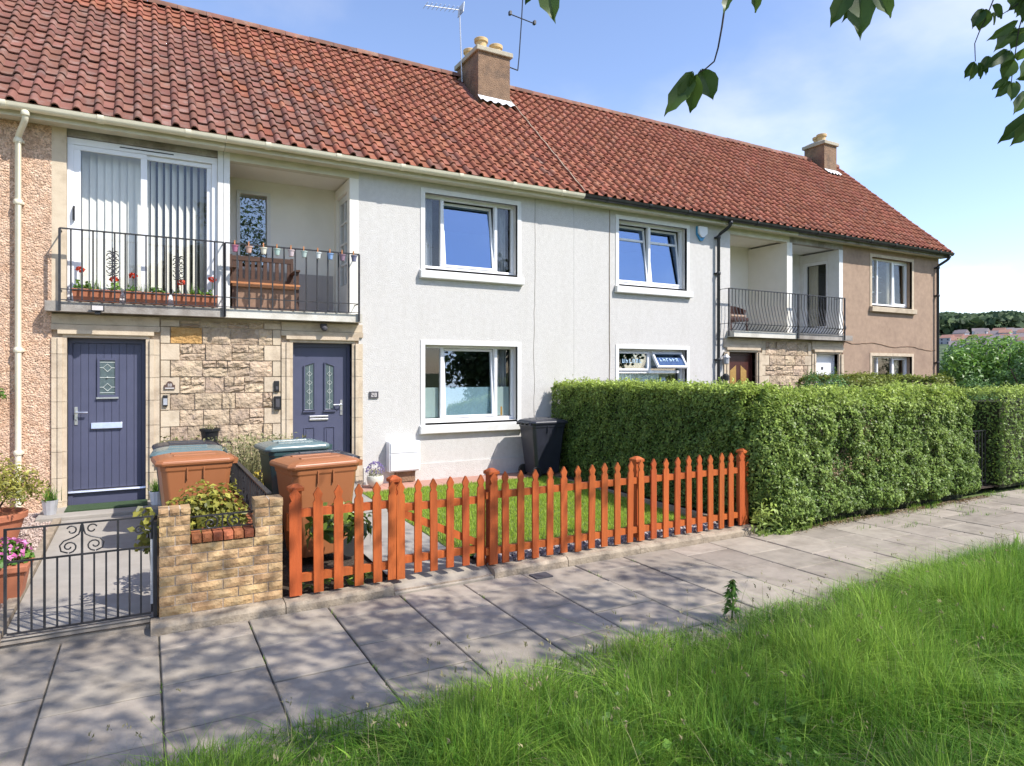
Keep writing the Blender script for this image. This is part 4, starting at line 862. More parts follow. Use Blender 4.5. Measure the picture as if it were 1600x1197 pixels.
# ---- chimneys
def chimney(h, x0, x1, y0, y1, zb, zt, pots, corner='chim'):
    c = MB().box(x0, x1, y0, y1, zb, zt).build('chimney', 'chim' if corner == 'chim' else 'brown_render', h)
    MB().box(x0-.055, x1+.055, y0-.055, y1+.055, zt, zt+.10).build('chimney_cap', 'capstone', c, bevel=.015)
    MB().frust((x0+x1)/2, (y0+y1)/2, zt+.11, zt+.16, x1-x0, y1-y0, (x1-x0)*.8, (y1-y0)*.8).build('flaunching', 'capstone', c)
    for (px_, py_, hh_) in pots:
        MB().lathe([(.10, 0), (.115, .02), (.105, .06), (.12, hh_-.08), (.145, hh_-.07), (.15, hh_-.01), (.14, hh_), (.11, hh_), (.10, hh_-.1)], 18, (px_, py_, zt+.13)).build('chimney_pot', 'claypot', c, True)
    zz_ = EZ+(y0-EY)*(RZ-EZ)/(RY-EY); m = MB(); n = 16
    for k in range(n+1):
        x = x0-.015+(x1-x0+.05)*k/n; wv = .02*math.sin(k*1.7)
        m.v += [(x, y0-.012, zz_+.11), (x, y0-.05, zz_+.06+wv), (x, y0-.16, zz_-.045+wv*1.2)]
    for k in range(n): m.f += [(3*k+1, 3*k+4, 3*k+3, 3*k), (3*k+2, 3*k+5, 3*k+4, 3*k+1)]
    m.build('flashing', 'lead', c, True); return c
c1 = chimney(hB, 6.03, 6.78, 12.30, 13.35, 7.4, 8.60, ((6.22, 12.55, .25), (6.60, 12.6, .22), (6.22, 13.1, .25)))
c2 = chimney(hD, 17.63, 18.20, 12.62, 13.30, 7.6, 8.72, ((17.82, 12.85, .24), (17.98, 13.1, .26)))
# roof seam at the party line, cracks and cable
m = MB()
for k in range(26):
    t = k/25*.98; p = Vector((6.86+.012*math.sin(k*2.1), EY+(RY-EY)*t, EZ+(RZ-EZ)*t))+NRV*.068; m.v += [tuple(p-Vector((.008, 0, 0))), tuple(p+Vector((.007, 0, 0)))]
m.f = [(2*k, 2*k+1, 2*k+3, 2*k+2) for k in range(25)]; m.build('mortar_seam', 'capstone', hC)
MB().tube([(6.02+.03*mnoise.noise((z*2, 0, 0))-.02*(z < 3), 9.999, z) for z in np.linspace(0.4, 5.0, 40)], .005, 5).build('wall_crack', 'slab_stain', hB)
MB().tube([(7.66+.012*mnoise.noise((z*2, 5, 0)), 9.994, z) for z in np.linspace(1.2, 4.98, 30)], .007, 5).build('wall_cable', 'kerb', hC)
MB().tube([(14.70+.1*k, 9.995, 2.66-.03*math.sin(k*.4)+.02*mnoise.noise((k*.5, 0, 0))-.012*k*.3) for k in range(40)], .009, 5).build('wall_cable', 'chim', hD)
# ================================================================== things on the houses
def box_thing(name, m, mat, label, cat, **k): o = m.build(name, mat, None, **k); tag(o, label, cat); return o
# gas meter box
mt = thing('meter_box', (3.55, 9.9, .33), 'white plastic meter box on the white wall below the ground floor window', 'meter box')
MB().box(3.29, 3.80, 9.83, 9.998, .36, .83).build('box_body', 'whiteplastic', mt, bevel=.01); MB().box(3.31, 3.78, 9.815, 9.829, .38, .645).build('box_door', 'whiteplastic', mt, bevel=.006); MB().box(3.31, 3.78, 9.815, 9.829, .655, .81).build('box_door', 'whiteplastic', mt, bevel=.006)
box_thing('meter_recess', MB().box(3.42, 3.74, 9.90, 9.997, .19, .355), 'chim', 'bare brown patch under the white meter box', 'wall patch')
# number plaques with digits
SEG = {'0': 'abcdef', '2': 'abged', '8': 'abcdefg', '3': 'abgcd'}
def digits(txt, cx_, cz_, hgt, y, parent, mat='palemark'):
    w_ = hgt*.55; sp_ = hgt*.78; th = hgt*.16; x = cx_-sp_*(len(txt)-1)/2
    for ch in txt:
        m = MB(); a, b, c, d, e = x-w_/2, x+w_/2, cz_-hgt/2, cz_, cz_+hgt/2; s = SEG[ch]
        for k, q in {'a': (a, b, e-th, e), 'g': (a, b, d-th/2, d+th/2), 'd': (a, b, c, c+th), 'f': (a, a+th, d, e), 'b': (b-th, b, d, e), 'e': (a, a+th, c, d), 'c': (b-th, b, c, d)}.items():
            if k in s: m.box(q[0], q[1], y-.002-.0003*'abcdefg'.index(k), y, q[2], q[3])
        m.build('digit', mat, parent); x += sp_
px0, pz1 = onY(577, 612, 9.99); px1, pz0 = onY(591, 622, 9.99)
o = thing('number_plaque', ((px0+px1)/2, 9.99, pz0), 'small square slate plaque numbered 28 on the white wall', 'house number'); MB().box(px0, px1, 9.978, 9.9985, pz0, pz1).build('plate', 'slate_plaque', o); digits('28', (px0+px1)/2, (pz0+pz1)/2, .062, 9.9775, o)
px0, pz1 = onY(256.5, 595, 9.98); px1, pz0 = onY(273.5, 608, 9.98); c_ = (px0+px1)/2
o = thing('number_plaque', (c_, 9.98, pz0), 'brown arched plaque numbered 30 on the pale quoin stone', 'house number')
MB().prism_y([(px0, pz0), (px1, pz0), (px1, pz0+.055)]+[(c_+(px1-c_)*.62*math.cos(t*math.pi/8), pz0+.062+.045*math.sin(t*math.pi/8)) for t in range(9)]+[(px0, pz0+.055)], 9.972, 9.989).build('plate', 'brown_plaque', o); digits('30', c_, pz0+.055, .036, 9.9715, o); MB().box(px0+.01, px1-.01, 9.970, 9.9715, pz0+.006, pz0+.02).build('plaque_border', 'palemark', o)
def wallbox(name, pa, pb, mat, label, cat, parts=(), yb=9.989, dep=.03):
    x0, z1 = onY(*pa, yb); x1, z0 = onY(*pb, yb); o = thing(name, ((x0+x1)/2, yb, z0), label, cat)
    MB().box(x0, x1, yb-dep, yb, z0, z1).build('casing', mat, o, bevel=.006)
    for (u0, u1, v0, v1, mm) in parts: MB().box(x0+(x1-x0)*u0, x0+(x1-x0)*u1, yb-dep-.004, yb-dep-.0005, z0+(z1-z0)*v0, z0+(z1-z0)*v1).build('face_plate', mm, o)
    return o
wallbox('doorbell', (254.5, 617.5), (262, 635), 'blackplastic', 'black and silver doorbell under the brown number plaque', 'doorbell', ((.08, .92, .14, .72, 'galv'),))
wallbox('video_doorbell', (428, 595), (436, 612), 'blackplastic', 'dark video doorbell left of the two-panel blue door', 'doorbell', ((.3, .8, .2, .5, 'slate_plaque'),))
wallbox('key_safe', (428, 619), (438, 640), 'blackplastic', 'black rounded key safe below the dark video doorbell', 'key safe', ((.2, .8, .2, .8, 'slate_plaque'),), dep=.05)
al = thing('alarm_box', (XY(1097), 9.98, 4.5), 'white and blue alarm box high on the white wall beside the black downpipe', 'alarm box')
ax0, az1 = onY(1090, 353, 9.95); ax1, az0 = onY(1104, 377, 9.95); c_ = (ax0+ax1)/2
MB().prism_y([(ax0, az1), (ax0, az0+.12), (c_-.03, az0), (c_+.03, az0), (ax1, az0+.12), (ax1, az1)], 9.965, 9.998).build('back_plate', 'bluemark', al); MB().prism_y([(ax0+.02, az1-.005), (ax0+.02, az0+.15), (c_-.03, az0+.07), (c_+.03, az0+.07), (ax1-.0, az0+.15), (ax1-.0, az1-.005)], 9.92, 9.964).build('cover', 'whiteplastic', al)
fl = thing('floodlight', (XY(152, 9.72), 9.72, 2.68), 'small rectangular floodlight hanging on the edge of the left balcony slab', 'floodlight')
x0, z1 = onY(142, 476, 9.74); x1, z0 = onY(163, 487, 9.74); MB().box(x0, x1, 9.715, 9.76, z0, z1).build('housing', 'blackplastic', fl, bevel=.006); MB().box(x0+.012, x1-.012, 9.709, 9.7145, z0+.012, z1-.012).build('lens', 'palemark', fl); MB().box((x0+x1)/2-.03, (x0+x1)/2+.03, 9.73, 9.799, z0-.035, z0-.001).build('bracket', 'blackplastic', fl)
cc_ = thing('security_camera', (XY(507, 9.9), 9.9, 2.55), 'small dark security camera above the two-panel blue door', 'camera')
x, z = onY(507, 511, 9.88); MB().box(x-.04, x+.04, 9.90, 9.984, z-.01, z+.05).build('mount', 'slate_plaque', cc_); MB().lathe([(.02, 0), (.045, .02), (.05, .05), (.03, .075)], 12, (x, 9.88, z-.06)).build('dome', 'slate_plaque', cc_, True)
wl = thing('wall_lantern', (10.62, 9.9, 2.2), 'small wall lantern beside the mahogany door', 'lantern'); MB().lathe([(.02, 0), (.05, .02), (.06, .14), (.08, .15), (.02, .22)], 8, (10.64, 9.90, 2.08)).build('shade', 'galv', wl); MB().tube([(10.64, 9.90, 2.3), (10.64, 9.94, 2.33), (10.64, 9.999, 2.28)], .01, 6).build('arm', 'iron', wl)
wb_ = thing('wall_lamp', (10.60, 9.9, 1.75), 'dark round lamp on the wall low beside the black downpipe', 'lamp'); MB().lathe([(.03, 0), (.07, .03), (.07, .13), (.03, .17)], 10, (10.62, 9.9, 1.72)).build('shade', 'blackplastic', wb_, True); MB().box(10.59, 10.65, 9.95, 9.999, 1.78, 1.84).build('bracket', 'blackplastic', wb_)
# TV aerials
a1 = thing('tv_aerial', (5.92, 13.0, 8.35), 'tall thin television aerial left of the nearer chimney', 'aerial')
ax, az = onY(718, 14, 13.0); bx, _ = onY(722, 112, 13.0)
MB().tube([(bx, 13.0, 8.2), (ax, 13.0, az)], .014, 6).build('mast', 'galv', a1); q0 = onY(664, 6, 13.0)
MB().tube([(ax+.03, 13.0, az-.02), (q0[0], 13.0, q0[1]-.03)], .010, 5).build('boom', 'galv', a1)
for k in range(8):
    t = .12+.86*k/7; x = ax+(q0[0]-ax)*t; z = az-.02+(q0[1]-.03-az+.02)*t; MB().tube([(x, 12.86, z), (x, 13.14, z)], .006, 4).build('element', 'galv', a1)
MB().add([(ax+.02, 12.85, az-.12), (ax+.02, 13.15, az-.12), (ax+.04, 13.15, az+.1), (ax+.04, 12.85, az+.1), (ax+.03, 12.85, az-.12), (ax+.03, 13.15, az-.12), (ax+.05, 13.15, az+.1), (ax+.05, 12.85, az+.1)], [(0, 1, 2, 3), (7, 6, 5, 4), (0, 3, 7, 4), (1, 5, 6, 2)]).build('reflector', 'galv', a1)
a2 = thing('tv_aerial', (7.0, 12.9, 8.3), 'crooked aerial mast with a cross bar right of the nearer chimney', 'aerial')
p = [onY(*q, 12.9) for q in ((809, 110), (811, 90), (815, 30), (818, -25))]
MB().tube([(6.835, 12.9, p[0][1]+.05), (p[0][0], 12.9, p[0][1])]+[(q[0], 12.9, q[1]) for q in p], .013, 6).build('mast', 'blackpipe', a2)
p0, p1 = onY(797, 22, 12.9), onY(835, 37, 12.9); MB().tube([(p0[0], 12.9, p0[1]), (p1[0], 12.9, p1[1])], .012, 6).build('cross_bar', 'blackpipe', a2)
for q in (p0, p1): MB().box(q[0]-.025, q[0]+.025, 12.86, 12.94, q[1]-.02, q[1]+.06).build('insulator', 'blackpipe', a2)
# ================================================================== fence
def picket_poly(x, w_, z0, z1):
    a = w_/2; return [(x-a, z0), (x+a, z0), (x+a, z1-.125), (x+a*.62, z1-.10), (x+a*.98, z1-.055), (x+.004, z1), (x-.004, z1), (x-a*.98, z1-.055), (x-a*.62, z1-.10), (x-a, z1-.125)]
YF = 5.53
PKR = random.Random(12)
def picket(par, px, w_=.073, z0=.095, z1=.965, y=YF):
    x = XY(px, y); z1 += PKR.uniform(-.008, .006); tl = PKR.gauss(0, .007); y += PKR.uniform(-.002, .0005); pl = [(a+tl*(b-z0), b) for a, b in picket_poly(x, w_*PKR.uniform(.96, 1.03), z0+PKR.uniform(-.006, .006), z1)]
    pk_ = MB().prism_y(pl, y-.010, y+.010).build('picket', 'fence', par)
    return x
def post(par, x, y, zt=.975, w_=.085):
    p = MB().box(x-w_/2, x+w_/2, y-w_/2, y+w_/2, 0.02, zt-.05).build('post', 'fence', par)
    MB().frust(x, y, zt-.05, zt-.02, w_+.035, w_+.035, w_+.035, w_+.035).frust(x, y, zt-.0199, zt+.005, w_+.03, w_+.03, w_*.5, w_*.5).build('post_cap', 'fence', p, bevel=.004)
def rail(par, x0, x1, z, y=YF+.033, hgt=.065): MB().box(x0, x1, y-.0225, y+.0225, z-hgt/2, z+hgt/2).build('rail', 'fence', par)
fa = thing('picket_fence', (1.45, YF, .08), 'short run of orange picket fence between the brick pier and the gate', 'fence')
for px in (462, 498, 529, 561, 590): picket(fa, px, .078 if px > 470 else .10)
post(fa, 1.075, YF+.075, .985); post(fa, 1.93, YF+.105, .985, .075); rail(fa, 1.03, 1.93, .755); rail(fa, 1.03, 1.93, .225)
MB().box(1.00, 1.06, YF+.02, YF+.075, .62, .76).build('rail_bracket', 'fence', fa)
fg = thing('picket_gate', (2.35, YF, .08), 'orange picket garden gate with a diagonal brace', 'gate')
x0 = picket(fg, 612, .068, .10, .96, YF-.004); picket(fg, 626, .075, .10, .96, YF-.004); 
for px in (653, 678, 703, 728, 750): x1 = picket(fg, px, .070, .13 if px < 740 else .10, .955, YF-.004)
rail(fg, x0-.02, x1+.02, .715, YF+.030); rail(fg, x0-.02, x1+.02, .255, YF+.030)
bA, bB = Vector((1.99, 0, .66)), Vector((x1-.01, 0, .31)); dv = (bB-bA).normalized(); pv = Vector((-dv.z, 0, dv.x))*.033
MB().prism_y([((bB-pv).x, (bB-pv).z), ((bB+pv).x, (bB+pv).z), ((bA+pv).x, (bA+pv).z), ((bA-pv).x, (bA-pv).z)], YF+.010, YF+.05).build('brace', 'fence', fg)
fb = thing('picket_fence', (4.5, YF, .08), 'long run of orange picket fence between the gate and the hedge', 'fence')
for px in (771, 790, 813.5, 836.5, 859, 881, 903, 924, 944, 964.5, 984, 1002, 1021, 1040, 1058, 1076, 1093, 1110, 1127, 1142, 1159): xl = picket(fb, px, .073+.012*(px in (771, 1159)))
post(fb, XY(768, YF+.08), YF+.08, .985); post(fb, XY(995, YF+.105), YF+.105, .985); post(fb, XY(1161, YF+.09), YF+.09, .985); post(fb, 2.80, YF+.09, .80, .04)
rail(fb, 2.80, xl+.05, .745); rail(fb, 2.80, xl+.05, .215)
for (x, y) in ((6.30, 5.66), (6.33, 5.80)): MB().box(x-.01, x+.01, y-.036, y+.036, .095, .90).build('picket', 'fence', fb)
# ================================================================== brick garden wall
bw = thing('brick_wall', (.52, 5.6, .07), 'low buff brick garden wall with two piers and red coping between the gates', 'wall')
cr_ = random.Random(5); BH = .0745
brick_me = []
for k in range(4):
    m = MB(); nx, nz = 4, 2; r_ = random.Random(k)
    for q in range(nz+1):
        for p in range(nx+1):
            e = p in (0, nx) or q in (0, nz); m.v.append((p/nx, (0.004 if e else -r_.uniform(.0, .008)), q/nz))
    for q in range(nz):
        for p in range(nx): a = q*(nx+1)+p; m.f.append((a, a+1, a+nx+2, a+nx+1))
    b = len(m.v); m.v += [(0, 1, 0), (1, 1, 0), (1, 1, 1), (0, 1, 1)]
    m.f += [(b+1, b, b+3, b+2), (0, b)+(b+1, 4, 3, 2, 1), (14, b+2, b+3, 10, 11, 12, 13), (4, b+1, b+2, 14, 9), (10, b+3, b, 0, 5)]
    brick_me.append(m)
def brick(x0, x1, y0, y1, z0, z1, par, mat='brick'):
    src = cr_.choice(brick_me); m = MB(); g_ = .0045; D = y1-y0
    m.v = [(x0+g_+(x1-x0-2*g_)*v[0], y0+(v[1] if v[1] < .5 else D)+0*v[0], z0+g_+(z1-z0-2*g_)*v[2]) for v in src.v]; m.f = list(src.f)
    o = m.build('brick', mat, par); return o
def bond(x0, x1, y0, y1, z0, nc, par, L_=.22, mat='brick'):
    for c in range(nc):
        z = z0+c*BH; x = x0; first = True
        while x < x1-.001:
            ln = L_ if not (first and c % 2) else L_/2; first = False; xn = min(x+ln, x1); xn = x1 if x1-xn < .05 else xn
            dy = cr_.uniform(-.003, .003); brick(x, xn, y0+dy, y1, z, z+BH, par, mat); x = xn
zb = .085
core = MB().box(.090, .960, 5.545, 5.68, .05, .60).box(.09, .29, 5.545, 5.70, .60, .88).box(.757, .96, 5.545, 5.70, .60, .895).build('mortar_core', 'mortar', bw)
bond(.082, .966, 5.535, 5.60, zb, 7, bw)
bond(.082, .297, 5.535, 5.71, zb+7*BH, 3, bw, .11); bond(.752, .966, 5.535, 5.71, zb+7*BH, 3, bw, .11)
for (a, b, zt) in ((.078, .30, .885), (.748, .97, .900)):
    n = 3 if a < .5 else 2
    for k in range(n): brick(a+(b-a)*k/n, a+(b-a)*(k+1)/n, 5.530, 5.715, zb+10*BH+.001, zt, bw)
for (x, yy) in ((.085, 0), (.965, 0)):
    pass
for k in range(6): brick(.30+.448*k/6, .30+.448*(k+1)/6, 5.525, 5.70, zb+7*BH+.001, zb+7*BH+.07, bw, 'redbrick')
for s, x in ((-1, .0815), (1, .9665)):                     # return faces of the piers
    for c in range(10):
        z = zb+c*BH
        m = MB().box(min(x, x+s*.004), max(x, x+s*.004), 5.60, 5.70, z+.004, z+BH-.004); m.build('brick', 'brick', bw)
# side wall running back to the house with red coping, shut by an iron railing
sw = thing('dividing_wall', (.9, 7.0, .07), 'low red-coped dividing wall running back from the brick pier', 'wall')
MB().box(.84, .98, 5.72, 8.7, .0, .50).build('wall_core', 'brick', sw)
for k in range(24): MB().box(.80, 1.0, 5.72+k*.124, 5.72+k*.124+.116, .502, .565+cr_.uniform(-.003, .003)).build('coping_brick', 'redbrick', sw)
rl = thing('iron_railing', (.88, 7.0, .56), 'black iron railing on top of the red-coped dividing wall', 'railing')
MB().box(.865, .905, 5.71, 8.62, .905, .918).build('rail', 'iron', rl); MB().box(.87, .90, 5.71, 8.62, .60, .612).build('rail', 'iron', rl)
for k in range(25):
    y = 5.76+k*.118; t = .012 if k % 8 == 0 else .008; MB().box(.885-t, .885+t, y-t, y+t, .566, .905).build('bar', 'iron', rl)
for y in (6.3, 7.3):
    m = MB()
    for s in (-1, 1):
        for t in (-1, 1): m.tube([(.885, y+s*(.012+.03*math.cos(a)*(1-a/8)), .755+t*(.05+.035*math.sin(a)*(1-a/8))) for a in [q*.6 for q in range(10)]], .006, 5)
    m.build('scroll_ornament', 'iron', rl)
fr = thing('scroll_railing', (.52, 5.62, .67), 'small scrolled iron insert between the two brick piers', 'railing')
MB().box(.299, .750, 5.61, 5.622, .790, .802).build('rail', 'iron', fr); MB().box(.299, .750, 5.61, 5.622, .690, .698).build('rail', 'iron', fr)
def spiral(cx_, cz_, r0, turns, start, sgn=1, n=26, y=5.616): return [(cx_+sgn*(r0*(1-.85*q/n))*math.cos(start+turns*2*math.pi*q/n), y, cz_+(r0*(1-.85*q/n))*math.sin(start+turns*2*math.pi*q/n)) for q in range(n+1)]
m = MB(); m.tube([(.525, 5.616, .698), (.525, 5.616, .79)], .007, 5)
for s in (-1, 1): m.tube(spiral(.525+s*.085, .735, .058, 1.5, math.pi*.5, s), .006, 5)
m.build('scroll', 'iron', fr)
# ================================================================== iron garden gate (left)
ig = thing('iron_gate', (-.4, 5.66, .1), 'low black wrought iron garden gate with scrolls at the left', 'gate')
YG = 5.62; gx0, gx1 = XY(8, YG), XY(238, YG); zt, zm, zl = .835, .61, .115
m = MB()
for (x) in (gx0, gx1): m.box(x-.009, x+.009, YG-.009, YG+.009, zl, zt)
for z in (zt, zm, zl): m.box(gx0+.009, gx1-.009, YG-.008, YG+.008, z-.012, z)
m.build('gate_frame', 'iron', ig)
nb = 12
for k in range(1, nb):
    x = gx0+(gx1-gx0)*k/nb; tall = k in (3, 6, 9); t = .0075 if tall else .006
    MB().box(x-t, x+t, YG-t, YG+t, zl, (zt if tall else zm)-.012).build('bar', 'iron', ig)
xc = gx0+(gx1-gx0)*.5
for s in (-1, 1):
    pts = [(xc+s*.008, YG-.008, zt-.02)]
    pts = [(xc+s*(.06+.034*math.cos(a)*(1-.5*(a/6))), YG-.004, zt-.052+.034*math.sin(a)*(1-.5*(a/6))) for a in [6-q*.4 for q in range(15)]]
    q0 = [(xc+s*.02, YG-.004, zt-.085), (xc+s*.05, YG-.004, zt-.105), (xc+s*.11, YG-.004, zt-.125), (xc+s*.133, YG-.004, zt-.155), (xc+s*.125, YG-.004, zt-.195), (xc+s*.085, YG-.004, zt-.212)]
    lower = [(xc+s*(.078-.05*(1-.8*t_/14)*math.sin(t_*.55)), YG-.004, zt-.168-.045*(1-.8*t_/14)*math.cos(t_*.55)) for t_ in range(15)]
    m = MB(); m.tube(pts, .0055, 5); m.tube([(xc+s*.006, YG-.004, zt-.02), (xc+s*.012, YG-.004, zt-.06)]+q0, .0055, 5); m.tube(lower, .0055, 5); m.build('scroll', 'iron', ig)
m = MB(); m.tube(spiral(gx1-.085, zt-.10, .035, 1.4, 0, 1, 20, YG), .0055, 5); m.tube([(gx1-.05, YG, zt-.10), (gx1-.005, YG, zt-.115)], .0055, 5); m.build('latch_scroll', 'iron', ig)
gp = thing('gate_post', (.06, 5.66, .05), 'slim black iron gate post with latch plate against the brick pier', 'gate post'); MB().box(.048, .074, 5.585, 5.66, 0.0, .79).build('post_bar', 'iron', gp); MB().box(.030, .047, 5.60, 5.62, .18, .66).build('latch_plate', 'galv', gp)
# ================================================================== wheelie bins
def wheelie(loc, rz, mat, lidmat, label, sc=1.0, rib=True):
    o = thing('wheelie_bin', loc, label, 'wheelie bin', 'wheelie bins in the front gardens', rz, world=False); o.scale = (sc,)*3
    m = MB(); pr = [(.06, .44, .50), (.50, .50, .60), (.88, .545, .68), (.90, .565, .70), (.96, .575, .71)]; V_ = []; c = .05
    for (z, wx, wy) in pr:
        a, b = wx/2, wy/2
        V_ += [(-a+c, -b, z), (a-c, -b, z), (a, -b+c, z), (a, b-c, z), (a-c, b, z), (-a+c, b, z), (-a, b-c, z), (-a, -b+c, z)]
    F_ = [(i*8+k, i*8+(k+1) % 8, (i+1)*8+(k+1) % 8, (i+1)*8+k) for i in range(len(pr)-1) for k in range(8)]+[tuple(range(7, -1, -1)), tuple((len(pr)-1)*8+k for k in range(8))]
    m.add(V_, F_); m.build('body', mat, o, bevel=.012)
    m = MB(); LV = []
    for (z, wx, wy, oy) in ((.945, .60, .76, -.015), (.975, .615, .775, -.015), (1.0, .60, .75, -.01), (1.016, .55, .68, 0), (1.032, .46, .56, .01), (1.038, .30, .38, .01)):
        a, b = wx/2, wy/2; c = .055
        LV += [(-a+c, -b+oy, z), (a-c, -b+oy, z), (a, -b+c+oy, z), (a, b-c+oy, z), (a-c, b+oy, z), (-a+c, b+oy, z), (-a, b-c+oy, z), (-a, -b+c+oy, z)]
    m.add(LV, [(i*8+k, i*8+(k+1) % 8, (i+1)*8+(k+1) % 8, (i+1)*8+k) for i in range(5) for k in range(8)]+[tuple(range(7, -1, -1)), tuple(40+k for k in range(8))])
    ld = m.build('lid', lidmat, o, bevel=.010)
    for sx in (-.12, .12): MB().box(sx-.03, sx+.03, -.22, .20, 1.026, 1.046).build('lid_rib', lidmat, ld, bevel=.006)
    m = MB(); m.tube([(-.22, .40, .975), (.22, .40, .975)], .017, 8); 
    for sx in (-.22, -.07, .07, .22): m.box(sx-.014, sx+.014, .34, .405, .93, .99)
    m.build('handle', mat, o)
    for sx in (-1, 1):
        m = MB(); 
        wv = MB().lathe([(.03, -.025), (.095, -.025), (.10, -.018), (.10, .018), (.095, .025), (.03, .025)], 18); m.add([(sx*.235+v[2], .255+v[0], .10+v[1]) for v in wv.v], wv.f); m.build('wheel', 'rubber', o, True)
    if rib:
        for sx in (-.10, .06, ): MB().box(-.296, -.268, sx-.006, sx+.006, .80, .925).build('side_rib', mat, o); MB().box(.268, .296, sx-.006, sx+.006, .80, .925).build('side_rib', mat, o)
    return o
gz_ = GZ
wheelie((.43, 7.45, gz_(7.4)), R(-86), 'brownbin', 'brownbin', 'brown wheelie bin in front of the stone wall, left of the dividing railing', .93)
wheelie((.42, 8.15, gz_(8.2)-.02), R(-94), 'tealbin', 'teallid', 'green bin with pale shiny lid directly behind the left brown bin', .93)
wheelie((.43, 8.86, gz_(9.0)-.02), R(-88), 'navybin', 'navybin', 'dark bin at the back of the left bin group, mostly hidden', .90)
wheelie((1.47, 6.62, gz_(6.6)), R(-80), 'brownbin', 'brownbin', 'brown wheelie bin behind the orange picket fence', .95)
wheelie((1.50, 7.95, gz_(7.8)), R(-84), 'tealbin', 'teallid', 'dark green bin with teal lid in front of the blue panelled door', .95)
wheelie((1.66, 7.28, gz_(7.2)-.01), R(-84), 'navybin', 'navybin', 'dark bin squeezed between the green bin and the right brown bin', .90)
wheelie((5.86, 9.50, gz_(9.6)), R(90), 'navybin', 'navybin', 'black wheelie bin standing against the hedge and white wall', .93)
# ================================================================== balcony things
def bench():
    o = thing('garden_bench', (1.5, 10.6, 2.79), 'dark wooden slatted bench with orange brown seat on the open balcony', 'bench'); z = 2.79; x0, x1, yb = 1.06, 2.02, 10.62
    MB().box(x0+.04, x1-.04, yb-.02, yb+.02, z+.80, z+.87).build('back_rail', 'wood', o); MB().box(x0+.04, x1-.04, yb-.02, yb+.02, z+.47, z+.53).build('back_rail', 'wood', o)
    for k in range(10): xx = x0+.07+(x1-x0-.18)*k/9; MB().box(xx, xx+.052, yb-.012, yb+.012, z+.53, z+.80).build('back_slat', 'wood', o)
    for k in range(4): MB().box(x0, x1, yb-.46+k*.115, yb-.46+k*.115+.10, z+.40, z+.425).build('seat_slat', 'seatwood', o)
    MB().box(x0+.02, x1-.02, yb-.47, yb-.45, z+.355, z+.399).build('seat_apron', 'seatwood', o); MB().box(x0+.05, x1-.08, yb-.425, yb-.40, z+.07, z+.354).build('front_panel', 'benchpanel', o); MB().box(x0+.05, x1-.08, yb-.44, yb-.40, z+.02, z+.069).build('stretcher', 'wood', o)
    for x in (x0+.02, x1-.06):
        MB().box(x, x+.045, yb-.445, yb-.40, z+.001, z+.62).build('leg', 'wood', o); MB().box(x, x+.045, yb-.021, yb+.025, z+.001, z+.88).build('leg', 'wood', o); MB().box(x-.01, x+.055, yb-.49, yb+.0, z+.62, z+.645).build('armrest', 'wood', o)
bench()
wc = thing('wicker_chair', (11.2, 10.5, 2.79), 'dark wicker tub chair with patterned cushion on the far balcony', 'chair')
cx_, cy_, z = 11.25, 10.35, 2.79; m = MB(); n = 14
for k in range(n+1):
    a = R(-20)+R(220)*k/n; hh = .62 if 3 < k < 11 else .62-.12*max(0, 3.5-min(k, n-k))/3.5; x, y = cx_+.30*math.cos(a), cy_+.26*math.sin(a)
    m.v += [(x, y, z+.30), (x*1.0+(x-cx_)*.16, y+(y-cy_)*.16, z+hh), (x+(x-cx_)*.28, y+(y-cy_)*.28, z+hh), (x+(x-cx_)*.12, y+(y-cy_)*.12, z+.26)]
for k in range(n):
    for j in range(4): m.f.append((4*k+j, 4*k+4+j, 4*k+4+(j+1) % 4, 4*k+(j+1) % 4))
m.f += [(3, 2, 1, 0), (4*n, 4*n+1, 4*n+2, 4*n+3)]
m.build('chair_shell', 'wicker', wc, True); MB().box(cx_-.29, cx_+.29, cy_-.27, cy_+.2, z+.24, z+.32).build('seat', 'wicker', wc, bevel=.02); MB().box(cx_-.24, cx_+.24, cy_-.24, cy_+.2, z+.321, z+.39).build('cushion', 'cushion', wc, bevel=.03)
for (a, b) in ((-.25, -.24), (.25, -.24), (-.22, .18), (.22, .18)): MB().tube([(cx_+a, cy_+b, z+.002), (cx_+a*.95, cy_+b*.95, z+.25)], .02, 7).build('leg', 'wicker', wc)
PC = [((.45, .10, .22), 'magenta'), ((.62, .34, .24), 'peach'), ((.72, .68, .52), 'cream'), ((.40, .58, .50), 'mint green'), ((.60, .45, .46), 'dusty pink'), ((.42, .55, .50), 'sage green'), ((.62, .66, .64), 'pale grey'), ((.16, .34, .66), 'blue'), ((.30, .16, .24), 'plum'), ((.16, .17, .30), 'dark violet')]
for k, px in enumerate((367, 389, 412, 433, 455, 475, 497, 516, 535, 553)):
    c, nm = PC[k]; gm_ = sum(c)/3; c = tuple(.72*v+.28*gm_ for v in c); mk = 'pot_'+nm.replace(' ', '_'); M[mk] = pm(mk, c, tuple(v*.93 for v in c), 9, .4, spec=.5); x = XY(px, 9.72)
    o = thing('hanging_pot', (x, 9.72, 3.56), 'small %s tin pot hanging on the balcony rail' % nm, 'pot', 'coloured pots hung along the balcony rail')
    MB().lathe([(.030, 0), (.041, .072), (.048, .075), (.050, .09), (.043, .09), (.039, .078), (.034, .06)], 14, (x, 9.717, 3.56)).build('pot', mk, o, True); MB().tube([(x, 9.757, 3.62), (x, 9.755, 3.69), (x, 9.765, 3.70), (x, 9.79, 3.695)], .004, 5).build('hook', 'seatwood', o)
    MB().box(x-.008, x+.008, 9.735, 9.753, 3.63, 3.72).build('peg', 'seatwood', o)
